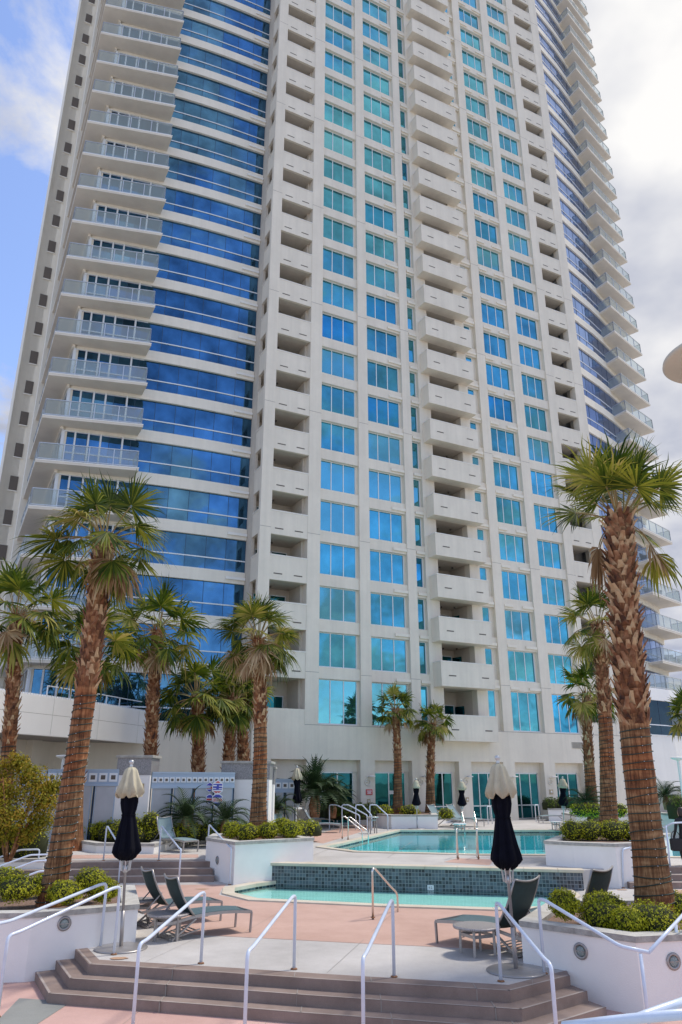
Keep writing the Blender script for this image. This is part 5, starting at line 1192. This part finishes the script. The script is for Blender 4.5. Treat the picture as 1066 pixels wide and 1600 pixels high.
# ================================================================== LOUNGERS
def lounger(loc, head, label, back=55, m='sling', w_=0.66, slats=True, group='sling loungers', flip=1, seatL=1.22, backL=0.80, m2=None):
    """local +x points from the foot end to the head end; origin at the middle of the foot end on the floor"""
    e = empty('lounger', loc, head, label, 'lounger', group); h = 0.36; hw = w_/2
    sx = seatL; bx = cos(R(back)); bz = sin(R(back))
    for s, nm in ((-1, 'leg'), (1, 'leg')):
        mb = MB(); mb.bar((0.02, s*hw, 0), (0.0, s*hw, h), 0.045, 0.03); mb.build('leg', 'pewter', e)
        mb = MB(); mb.bar((sx-0.05, s*(hw-0.03), h-0.02), (sx+0.42, s*(hw-0.03), 0.01), 0.04, 0.03); mb.build('leg', 'pewter', e)
    mb = MB()
    for s in (-1, 1):
        pts = [(0, s*hw, h)]+[(sx*t, s*hw, h+0.035*sin(pi*t)+0.02*t) for t in (0.15, 0.3, 0.5, 0.7, 0.85)]+[(sx, s*hw, h+0.02), (sx+0.30, s*hw, h-0.03), (sx+0.55, s*hw, h-0.06)]
        for a, b in zip(pts[:-1], pts[1:]): mb.bar(a, b, 0.028, 0.05)
    mb.bar((0.0, -hw, h), (0.0, hw, h), 0.03, 0.05); mb.bar((sx+0.55, -hw, h-0.06), (sx+0.55, hw, h-0.06), 0.03, 0.03)
    mb.bar((sx+0.40, -hw, 0.03), (sx+0.40, hw, 0.03), 0.03, 0.03)
    mb.build('frame', 'pewter', e)
    if slats:
        mb = MB()
        for i in range(7): x = sx+0.44-i*0.085; mb.bar((x, -hw+0.03, 0.03+i*0.018), (x, hw-0.03, 0.03+i*0.018), 0.035, 0.012)
        mb.bar((sx+0.45, -hw+0.06, 0.025), (sx-0.15, -hw+0.06, 0.15), 0.02); mb.bar((sx+0.45, hw-0.06, 0.025), (sx-0.15, hw-0.06, 0.15), 0.02)
        mb.build('lower_slats', 'pewter', e)
    # slings: sagging sheet with thickness
    def sling(P0, P1, name, mt, par, sag, bow=0.0):
        mb = MB(); nu, nv = 10, 10; n = len(mb.v)
        P0, P1 = Vector(P0), Vector(P1); d = P1-P0; nn = Vector((-d.z, 0, d.x)).normalized(); nn = nn if nn.z > 0 or abs(nn.z) < 0.2 else -nn
        for lay in (0, 1):
            for i in range(nu+1):
                for j in range(nv+1):
                    f, g_ = i/nu, j/nv; y = (g_-0.5)*2*(hw-0.012); s = -sag*(1-(2*g_-1)**2)
                    p = P0+d*f+nn*(s+bow*sin(pi*f)-lay*0.008); mb.v.append((p.x, y, p.z))
        K = (nu+1)*(nv+1)
        for lay in (0, 1):
            for i in range(nu):
                for j in range(nv):
                    a = n+lay*K+i*(nv+1)+j; q = (a, a+nv+1, a+nv+2, a+1); mb.face(q if lay == 0 else q[::-1], 0, True)
        for i in range(nu):
            for j in (0, nv): a = n+i*(nv+1)+j; mb.face((a, a+nv+1, a+nv+1+K, a+K), 0)
        for j in range(nv):
            for i in (0, nu): a = n+i*(nv+1)+j; mb.face((a, a+1, a+1+K, a+K), 0)
        return mb.build(name, mt, par)
    sling((0.03, 0, h+0.035), (sx*0.98, 0, h+0.055), 'seat_sling', m, e, 0.03, 0.03)
    mb = MB(); b0 = Vector((sx, 0, h+0.03)); b1 = b0+Vector((bx*backL, 0, bz*backL))
    bow = 0.05
    for s in (-1, 1):
        pts = [b0+(b1-b0)*t+Vector((-bz, 0, bx))*bow*sin(pi*t)*-1+Vector((0, s*hw, 0)) for t in (0, 0.25, 0.5, 0.75, 1)]
        mb.tube(pts, 0.019, 8)
    top = [b1+Vector((bz*0.055*(1-(2*t-1)**2), (t-0.5)*2*hw, -0.05*(1-(2*t-1)**2))) for t in [i/8 for i in range(9)]]
    mb.tube(top, 0.016, 8)
    for s in (-1, 1): mb.bar(tuple(b0+(b1-b0)*0.35+Vector((0, s*(hw-0.03), 0))), (sx+0.50, s*(hw-0.03), h-0.08), 0.02, 0.02)
    bf = mb.build('backrest', 'pewter', e)
    sling(tuple(b0+(b1-b0)*0.02), tuple(b0+(b1-b0)*0.97), 'back_sling', m2 or m, bf, 0.045, -bow)
    return e
def hd(a, b): return atan2(b[1]-a[1], b[0]-a[0])
def gm(*p): return G(*p)
def foot(px, py, z, ang, side, w_=0.68):      # a foot leg seen at a pixel -> middle of the foot end
    p = G(px, py, z); u = Vector((-sin(ang), cos(ang))); return (p.x+u.x*side*w_/2, p.y+u.y*side*w_/2, z)
lounger(foot(392.6, 1457, ZM, R(214), -1), R(214), 'nearest dark green lounger at the left, its foot towards the small pool', 60, 'sling', m2='sling_dk', w_=0.66)
lounger(foot(346, 1439, ZM, R(214), -1), R(214), 'dark green lounger behind the nearest left one', 60, 'sling', m2='sling_dk')
f3 = foot(682, 1474, ZM, R(-46), 1, 0.8); lounger(f3, R(-46), 'dark green lounger behind the right round table, back to the umbrella', 60, 'sling', m2='sling_dk', w_=0.80, backL=0.94, seatL=1.32)
lounger((f3[0]+1.62, f3[1]+0.85, ZM), R(-46), 'dark green lounger whose back rises behind the right planter shrubs', 62, 'sling', m2='sling_dk', w_=0.80, backL=1.0, seatL=1.32)
UL = [(298, 1332, 142, 'pale lounger left of the two on the upper deck by the cycads', 66, 'sling_lt'), (356, 1320, 142, 'pale lounger whose tall back stands before the cycads', 66, 'sling_lt'),
      (412, 1306, 142, 'pale lounger mostly hidden by the planter palm', 55, 'sling_lt'), (478, 1312, 142, 'pale lounger nearest the left tip of the upper pool', 50, 'sling_lt'),
      (532, 1301, 178, 'grey lounger with raised back beside the far navy umbrella', 52, 'sling_lt'), (522, 1292, 178, 'grey lounger behind its neighbour beside the far umbrella', 52, 'sling_lt')]
for px, py, a, lab, bk, mm in UL:
    p = G(px, py, ZU); lounger((p.x, p.y, ZU), R(a), lab, bk, mm, slats=False, group='loungers on the upper deck')
for px, py, a, lab in ((722, 1293, 142, 'blue grey lounger facing the pool right of the double palm planter'), (752, 1292, 142, 'blue grey lounger between the two ladder rails'), (845, 1286, 5, 'far lounger lying flat before the sixth door'), (1025, 1283, 175, 'far right grey lounger partly hidden by the big palm')):
    p = G(px, py, ZU); lounger((p.x, p.y, ZU), R(a), lab, 50 if px < 800 else 14, 'sling_lt', slats=False, group='loungers by the doors', w_=0.75, seatL=1.3, backL=0.95)

# ================================================================== ROUND TABLES
def dots_mat():
    def f(t, b, L):
        tc = t.nodes.new('ShaderNodeTexCoord'); v = t.nodes.new('ShaderNodeTexVoronoi'); v.inputs['Scale'].default_value = 38; v.inputs['Randomness'].default_value = 0.0; L(tc.outputs['Object'], v.inputs['Vector'])
        r = t.nodes.new('ShaderNodeValToRGB'); L(v.outputs['Distance'], r.inputs[0]); e = r.color_ramp.elements; e[0].position = 0.30; e[0].color = (0.13, 0.115, 0.11, 1); e[1].position = 0.36; e[1].color = (0.40, 0.37, 0.36, 1)
        L(r.outputs[0], b.inputs['Base Color']); b.inputs['Roughness'].default_value = 0.5; b.inputs['Metallic'].default_value = 0.3
    return f
M['perf'] = ramp_mat('perforated_metal', dots_mat())
def table(p, r, h, label, rot=0.3, m='perf', group='round side tables'):
    e = empty('side_table', p, rot, label, 'table', group)
    mb = MB(); mb.lathe([(0, h-0.012), (r-0.03, h-0.012), (r-0.005, h-0.014), (r, h-0.03), (r-0.01, h-0.055), (r-0.04, h-0.05), (r-0.045, h-0.03), (0, h-0.03)][::-1], n=40); mb.build('table_top', m, e)
    for i in range(4):
        a = pi/4+i*pi/2; mb = MB(); mb.bar((cos(a)*r*0.72, sin(a)*r*0.72, 0), (cos(a)*r*0.70, sin(a)*r*0.70, h-0.05), 0.042, 0.042); mb.build('leg', 'pewter', e)
    mb = MB()
    for i in range(4):
        a, b = pi/4+i*pi/2, pi/4+(i+1)*pi/2; mb.bar((cos(a)*r*0.70, sin(a)*r*0.70, h-0.16), (cos(b)*r*0.70, sin(b)*r*0.70, h-0.16), 0.015, 0.05)
    mb.build('apron', 'pewter', e); return e
def table_px(cx, cy, hw_px, h, label, z=ZM, **k):
    c = G(cx, cy, z+h); d = c.y*CP+(c.z-CAMZ)*SP; return table((c.x, c.y, z), hw_px*d/FPX, h, label, **k)
table_px(744.5, 1444, 37, 0.46, 'round perforated table in front of the right loungers', rot=0.45)
table_px(263.5, 1425, 33, 0.46, 'round perforated table beside the nearest left lounger', rot=0.1)
table_px(221, 1404, 25, 0.46, 'round table half hidden behind the left umbrella pole')
table_px(194, 1386, 18, 0.46, 'small looking round table behind the left umbrella pole')
table_px(294, 1302, 17, 0.42, 'white topped table between the two pale loungers', z=ZU, m='white'); table_px(226, 1305.5, 9, 0.42, 'small white topped table right of the left navy umbrella', z=ZU, m='white')
table_px(582, 1275.5, 10, 0.75, 'grey table at the left of the double palm planter', z=ZU, m='alu'); table_px(718, 1286, 11, 0.42, 'low pale table between the two blue grey loungers', z=ZU, m='white')
table_px(458, 1279, 14, 0.45, 'grey table under the far navy umbrella', z=ZU, m='alu'); table_px(868, 1283, 8, 0.42, 'tiny pale table before the sixth door', z=ZU, m='white')

# ================================================================== CLOSED UMBRELLAS
def umbrella(p, h, label, tilt=(0, 0), base=True, sc=1.0, seed=1, far=False, flare=1.0, group='closed navy and cream umbrellas'):
    """h = full height; canopy folded round the pole"""
    e = empty('umbrella', p, 0, label, 'umbrella', group); e.rotation_euler = (R(tilt[0]), R(tilt[1]), 0); rnd = random.Random(seed); ph = rnd.uniform(0, 6)
    z1 = h*0.43*1.0; nn = 16 if far else 64
    if base: mb = MB(); mb.lathe([(0, 0), (0.46, 0), (0.465, 0.015), (0.44, 0.03), (0.10, 0.045), (0, 0.045)], n=40); b_ = mb.build('base_plate', 'pewter', e); b_.rotation_euler = (-R(tilt[0]), -R(tilt[1]), 0)
    mb = MB(); mb.tube([(0, 0, 0.02), (0, 0, h*0.19)], 0.034, 12); mb.tube([(0, 0, h*0.17), (0, 0, h*0.97)], 0.025, 12); mb.build('pole', 'alu' if far else 'pewter', e)
    mb = MB()
    mb.lathe([(0.03, h*0.385), (0.055, h*0.39), (0.06, h*0.405), (0.05, h*0.42), (0.03, h*0.425)], n=12)
    for i in range(8):
        a = i*pi/4+0.2; mb.bar((cos(a)*0.075, sin(a)*0.075, h*0.395), (cos(a)*0.10, sin(a)*0.10, h*0.47), 0.018, 0.025)
    mb.build('rib_hub', 'alu', e)
    def mod(amp, lob, sh=0, hem=0.0):
        def f(r, z, t, i):
            k = amp*(cos(lob*t+ph+sh)+0.35*cos((lob*2-1)*t+ph*2+0.5)); rr = r*(1+k*(0.35+0.65*min(1, r/0.2))); return rr, hem*(cos(lob*t+ph)*0.5)*(1 if i in (0, 1) else 0)
        return f
    F = flare
    prof = [(0.11*F, 0.455), (0.19*F, 0.47), (0.235*F, 0.495), (0.225*F, 0.52), (0.19*F, 0.56), (0.155*F, 0.62), (0.125, 0.675), (0.115, 0.70), (0.135, 0.72), (0.155, 0.76), (0.15, 0.80), (0.11, 0.86), (0.07, 0.90)]
    mb = MB(); mb.lathe([(r, z*h) for r, z in prof], n=nn, mod=mod(0.13, 8, 0, 0.05)); mb.build('canopy', 'navy', e)
    if not far: mb = MB(); mb.tube([(cos(t)*0.128, sin(t)*0.128, h*0.693+0.004*sin(3*t)) for t in [i*pi/12 for i in range(25)]], 0.008, 6); mb.build('strap', 'navy', e)
    pc = [(0.245*(0.8+0.2*F), 0.80), (0.20, 0.845), (0.155, 0.895), (0.115, 0.94), (0.075, 0.955), (0.0, 0.96)]
    mb = MB(); mb.lathe([(r, z*h) for r, z in pc], n=nn, mod=mod(0.14, 8, 0.4, 0.10)); mb.build('top_vent', 'cream', e)
    mb = MB(); mb.lathe([(0.03, h*0.955), (0.035, h*0.965), (0.022, h*0.972), (0.045, h*0.982), (0.048, h*0.99), (0.03, h*0.998), (0, h)], n=16); mb.build('finial', 'alu', e)
    return e
def umb_px(bx, by, tx, ty, z, label, d=None, **k):
    b = G(bx, by, z) if d is None else PD(bx, by, d); b.z = z; t = PD(tx, ty, b.y); dx = t.x-b.x; h = t.z-z
    return umbrella((b.x, b.y, z), h, label, tilt=(0, math.degrees(atan2(dx, h))), **k)
umb_px(189, 1482.5, 206, 1187, ZM, 'closed navy umbrella with cream top standing at the left front planter', seed=3, flare=1.05)
umb_px(807, 1518, 777, 1180, ZM, 'tallest closed navy umbrella with cream top at the right front', seed=5, flare=1.0)
umb_px(186, 1322, 199.5, 1182, ZU, 'closed umbrella hidden behind the left front one', seed=6)
umb_px(466, 1284, 464, 1196, ZU, 'closed umbrella beside the grey loungers and the dark cycads', d=36.5, seed=7, flare=0.9)
umb_px(652, 1285, 650, 1216, ZU, 'closed umbrella just right of the small palm at the second door', d=41.5, seed=8, far=True)
umb_px(722, 1285, 721, 1218, ZU, 'closed umbrella in front of the pier between third and fourth door', d=42, seed=9, far=True)
umb_px(880, 1281, 879, 1213, ZU, 'closed umbrella in front of the sixth door', d=40, seed=10, far=True)

# ================================================================== WALL LAMPS, PLATES, POLES
def sconce(s, label, red=False, box=False, z=3.15):
    p = LW(s, 0.01, z); e = empty('wall_lamp', p, TW.rotation_euler.z, label, 'lamp', 'white wall lamps between the doors')
    mb = MB(); mb.box(-0.05, 0.35, -0.05, 0, 0.28, 0.33); mb.lathe([(0, 0.30), (0.22, 0.30), (0.20, 0.36), (0.05, 0.38), (0, 0.38)], (0.12, -0.30, 0), 16); mb.build('bracket', 'podium', e)
    mb = MB()
    pts = [(cos(t)*0.17-0.02, -0.03, sin(t)*0.17) for t in [i*pi/10 for i in range(21)]]; mb.tube(pts, 0.022, 6); mb.lathe([(0, 0), (0.09, 0), (0.08, 0.03), (0, 0.04)], (-0.02, 0.0, 0), 12); mb.build('ring', 'whitecap', e)
    return e
def plate(s, z, w_, h_, m, label, mi=None):
    p = LW(s, 0.01, z); e = empty('wall_plate', p, TW.rotation_euler.z, label, 'sign' if m == 'redpaint' else 'wall box'); mb = MB(); mb.box(-w_/2, w_/2, -0.04, 0, -h_/2, h_/2); mb.build('plate', m, e, bevel=0.008)
    mb = MB()
    if m == 'redpaint': mb.box(-w_*0.38, w_*0.38, -0.045, -0.04, h_*0.12, h_*0.26); mb.box(-w_*0.3, w_*0.3, -0.045, -0.04, -h_*0.1, h_*0.0); mb.box(-w_*0.34, w_*0.34, -0.045, -0.04, -h_*0.32, -h_*0.22)
    else: mb.lathe([(0, 0), (w_*0.25, 0), (w_*0.2, 0.02), (0, 0.02)], (0, 0, 0), 12); 
    o = mb.build('marks', 'signwhite', e)
    if m != 'redpaint': o.rotation_euler = (pi/2, 0, 0); o.location = (0, -0.04, 0)
    return e
sconce(3.20, 'wall lamp on the pier between the first and second door'); plate(3.28, 2.62, 0.42, 0.30, 'redpaint', 'small red sign below the wall lamp beside the second door'); plate(3.25, 2.12, 0.2, 0.26, 'tan', 'small tan box under the red sign')
sconce(6.85, 'wall lamp on the pier just right of the small palm'); sconce(10.15, 'wall lamp on the pier between third and fourth door'); plate(10.2, 2.15, 0.22, 0.26, 'tan', 'small tan box on the pier left of the fourth door')
sconce(13.7, 'wall lamp half hidden right of the tall navy umbrella'); sconce(17.0, 'wall lamp on the pier beside the sixth door'); plate(17.0, 2.55, 0.3, 0.3, 'tan', 'square tan box under the lamp beside the sixth door')
def lamp_post(px, ytop, d, z0, label, disc=True, r=0.07):
    t = PD(px, ytop, d); e = empty('lamp_post', (t.x, d, z0), 0, label, 'lamp post'); hh = t.z-z0
    mb = MB(); mb.lathe([(r*1.3, 0), (r*1.2, 0.1), (r, 0.15), (r*0.8, hh-0.1), (r*0.8, hh-0.04)], n=16); mb.build('post', 'podium', e)
    mb = MB(); mb.lathe([(r*0.9, hh-0.14), (0.28, hh-0.06), (0.30, hh-0.03), (0.26, hh), (0, hh+0.02)], n=24); mb.build('lamp_shade', 'podium', e)
    return e
lamp_post(1059, 1183, 33, ZU, 'white lamp post with flat round head at the right edge'); lamp_post(70, 1222, 26.2, ZU, 'white lamp post rising behind the olive tree', r=0.10)
lamp_post(100, 1180, 31, 1.0, 'white lamp post with flat head seen through the olive tree')
lamp_post(463, 1262, 38.5, ZU, 'short white post under the far navy umbrella', r=0.11)
# beige disc shade cut by the right edge
dp = PD(1124, 563, 9.5); e = empty('heater_lamp', (dp.x, dp.y, 0), 0, 'large beige disc shade seen from below at the right edge', 'lamp')
mb = MB(); mb.lathe([(0, dp.z+0.02), (0.45, dp.z+0.02), (0.48, dp.z-0.03), (0.50, dp.z+0.0), (0.73, dp.z+0.0), (0.77, dp.z+0.03), (0.76, dp.z+0.075), (0.2, dp.z+0.16), (0, dp.z+0.17)], n=64); mb.build('disc_shade', 'shade', e)
mb = MB(); mb.lathe([(0, dp.z+0.015), (0.455, dp.z+0.015)][::-1], n=40); mb.build('inner_dish', 'shade2', e)
mb = MB(); mb.tube([(0, 0, 0), (0, 0, dp.z+0.015)], 0.04, 12); mb.build('pole', 'shade', e)

# furniture on the right-hand balconies
def patio_chair(k, x, y, rz, w_, m, label):
    p = FA+FU*x-FN*y; e = empty('patio_chair', (p.x, p.y, zk(k)+0.01), TW.rotation_euler.z+rz, label, 'chair', 'chairs on the right balconies')
    mb = MB(); mb.box(-w_/2, w_/2, -0.32, 0.32, 0.22, 0.42); mb.build('seat', m, e, bevel=0.04)
    mb = MB(); mb.box(-w_/2, w_/2, 0.24, 0.36, 0.43, 0.88); mb.build('backrest', m, e, bevel=0.05)
    for s_ in (-1, 1):
        mb = MB(); mb.box(s_*w_/2-0.06, s_*w_/2+0.06, -0.32, 0.30, 0.43, 0.62); mb.build('armrest', m, e, bevel=0.03)
        for yy in (-0.27, 0.27): mb = MB(); mb.box(s_*(w_/2-0.05)-0.02, s_*(w_/2-0.05)+0.02, yy-0.02, yy+0.02, 0, 0.22); mb.build('leg', 'pewter', e)
patio_chair(5, 32.7, 2.9, 0.4, 0.75, 'black', 'dark armchair at the left corner of a right wing balcony')
patio_chair(4, 33.4, 3.2, 0.0, 1.5, 'fencepanel', 'grey outdoor sofa on the right wing balcony below the dark armchair')
patio_chair(2, 34.6, 3.4, -0.5, 0.8, 'alu', 'left pale chair on a low right wing balcony'); patio_chair(2, 36.0, 3.9, 0.5, 0.8, 'alu', 'right pale chair on a low right wing balcony')
# far right background pieces
mb = MB(); q = PD(1040, 1228, 37); mb.box(14.2, 30, 36.6, 36.9, ZU, ZA((0, 36.6), 1228.5)); 
e = tag(mb.build('low_wall', 'facade'), 'low grey garden wall behind the far right hedge', 'wall')
mb = MB(); p = PD(1066, 1072, 95); mb.box(p.x-3, p.x+30, 95, 110, 0, p.z); mb.box(p.x-3.4, p.x+30.4, 94.6, 110.4, p.z, p.z+0.5); 
e = empty('far_building', (0, 0, 0), 0, 'pale building far behind at the right edge', 'building'); mb.build('wall', 'podium', e)
mb = MB()
for i in range(6): mb.box(p.x+2+i*4, p.x+4.5+i*4, 94.93, 95, p.z-6, p.z-3)
mb.build('window', 'navyglass', e)

# ================================================================== PERSON (mostly outside the frame, right edge)
def person(loc, rz, label):
    e = empty('person', loc, rz, label, 'person')
    J = {'pel': (0, 0, 0.93), 'spi': (0, 0.01, 1.12), 'che': (0, 0.0, 1.32), 'nek': (0, 0.01, 1.47), 'hea': (0, 0.03, 1.55), 'cro': (0, 0.02, 1.66),
         'shl': (-0.19, 0, 1.41), 'ell': (-0.27, -0.02, 1.14), 'wrl': (-0.27, 0.12, 0.93), 'hal': (-0.27, 0.15, 0.86), 'shr': (0.19, 0, 1.41), 'elr': (0.25, -0.06, 1.13), 'wrr': (0.27, 0.06, 0.90), 'har': (0.27, 0.08, 0.82),
         'hil': (-0.1, 0, 0.88), 'knl': (-0.11, 0.10, 0.50), 'anl': (-0.11, -0.02, 0.09), 'tol': (-0.12, 0.14, 0.03), 'hir': (0.1, 0, 0.88), 'knr': (0.11, 0.03, 0.49), 'anr': (0.11, -0.16, 0.10), 'tor': (0.12, 0.0, 0.03)}
    RR = {'pel': (.155, .115), 'spi': (.13, .10), 'che': (.16, .115), 'nek': (.055, .055), 'hea': (.08, .09), 'cro': (.075, .085), 'shl': (.062, .062), 'ell': (.045, .045), 'wrl': (.03, .03), 'hal': (.035, .022), 'shr': (.062, .062), 'elr': (.045, .045), 'wrr': (.03, .03), 'har': (.035, .022),
          'hil': (.095, .095), 'knl': (.065, .065), 'anl': (.045, .045), 'tol': (.04, .03), 'hir': (.095, .095), 'knr': (.065, .065), 'anr': (.045, .045), 'tor': (.04, .03)}
    E = [('pel', 'spi'), ('spi', 'che'), ('che', 'nek'), ('nek', 'hea'), ('hea', 'cro'), ('che', 'shl'), ('shl', 'ell'), ('ell', 'wrl'), ('wrl', 'hal'), ('che', 'shr'), ('shr', 'elr'), ('elr', 'wrr'), ('wrr', 'har'), ('pel', 'hil'), ('hil', 'knl'), ('knl', 'anl'), ('anl', 'tol'), ('pel', 'hir'), ('hir', 'knr'), ('knr', 'anr'), ('anr', 'tor')]
    # fingers
    for side, wx in (('l', -1), ('r', 1)):
        hnd = Vector(J['ha'+side])
        for i in range(4):
            nm = 'f%s%d' % (side, i); b = hnd+Vector((0.0, 0.018-0.012*i+0.01, -0.02)); J[nm+'a'] = tuple(b+Vector((0, 0, -0.03))); J[nm+'b'] = tuple(b+Vector((-0.012*wx, 0.012, -0.062+0.004*abs(i-1)))); RR[nm+'a'] = (.0095, .0095); RR[nm+'b'] = (.0075, .0075); E += [('ha'+side, nm+'a'), (nm+'a', nm+'b')]
        nm = 'f%st' % side; J[nm] = tuple(hnd+Vector((-0.01*wx, 0.045, -0.015))); RR[nm] = (.010, .010); E.append(('wr'+side, nm))
    names = list(J); me = bpy.data.meshes.new('body'); me.from_pydata([J[n] for n in names], [(names.index(a), names.index(b)) for a, b in E], [])
    for mm in ('black', 'skin', 'hair'): me.materials.append(M[mm])
    o = bpy.data.objects.new('body', me); COL.objects.link(o); o.parent = e
    sk = o.modifiers.new('skin', 'SKIN'); sk.use_smooth_shade = True
    for i, n in enumerate(names): v = me.skin_vertices[0].data[i]; v.radius = RR[n]; v.use_root = (n == 'pel')
    ss = o.modifiers.new('sub', 'SUBSURF'); ss.levels = 2; ss.render_levels = 2
    mb = MB(); 
    for r_, z_ in (): pass
    mb.lathe([(0.0, 1.755), (0.07, 1.745), (0.102, 1.69), (0.104, 1.62), (0.098, 1.53), (0.088, 1.50)], (0, -0.012, 0), 20); mb.build('hair', 'hair', e)
    mb = MB(); mb.lathe([(0.088, 1.50), (0.095, 1.56), (0.094, 1.62), (0.085, 1.68)], (0, 0.022, 0), 20); mb.lathe([(0.012, 0), (0.014, 0.02), (0, 0.03)], (0, 0.12, 1.58), 8)
    for s in (-1, 1): mb.lathe([(0, -0.012), (0.012, 0), (0, 0.012)], (s*0.033, 0.108, 1.61), 8)
    mb.build('face', 'skin', e)
    return e
pp = G(1078, 1362, 0.74)
person((pp.x, pp.y, 0.74), R(8), 'person in black walking up the side steps, cut by the right edge')
hb = PD(1057, 1318, pp.y-0.1); e = empty('handbag', hb, 0, 'black handbag carried by the person at the right edge', 'bag')
mb = MB(); mb.prism([(-0.17, -0.07), (0.17, -0.07), (0.19, 0.07), (-0.19, 0.07)], -0.2, 0.14); b_ = mb.build('bag_body', 'black', e, bevel=0.05); mb = MB(); mb.tube([(cos(t)*0.13, 0, 0.14+sin(t)*0.2) for t in [i*pi/10 for i in range(11)]], 0.01, 6); mb.build('handle', 'black', e)
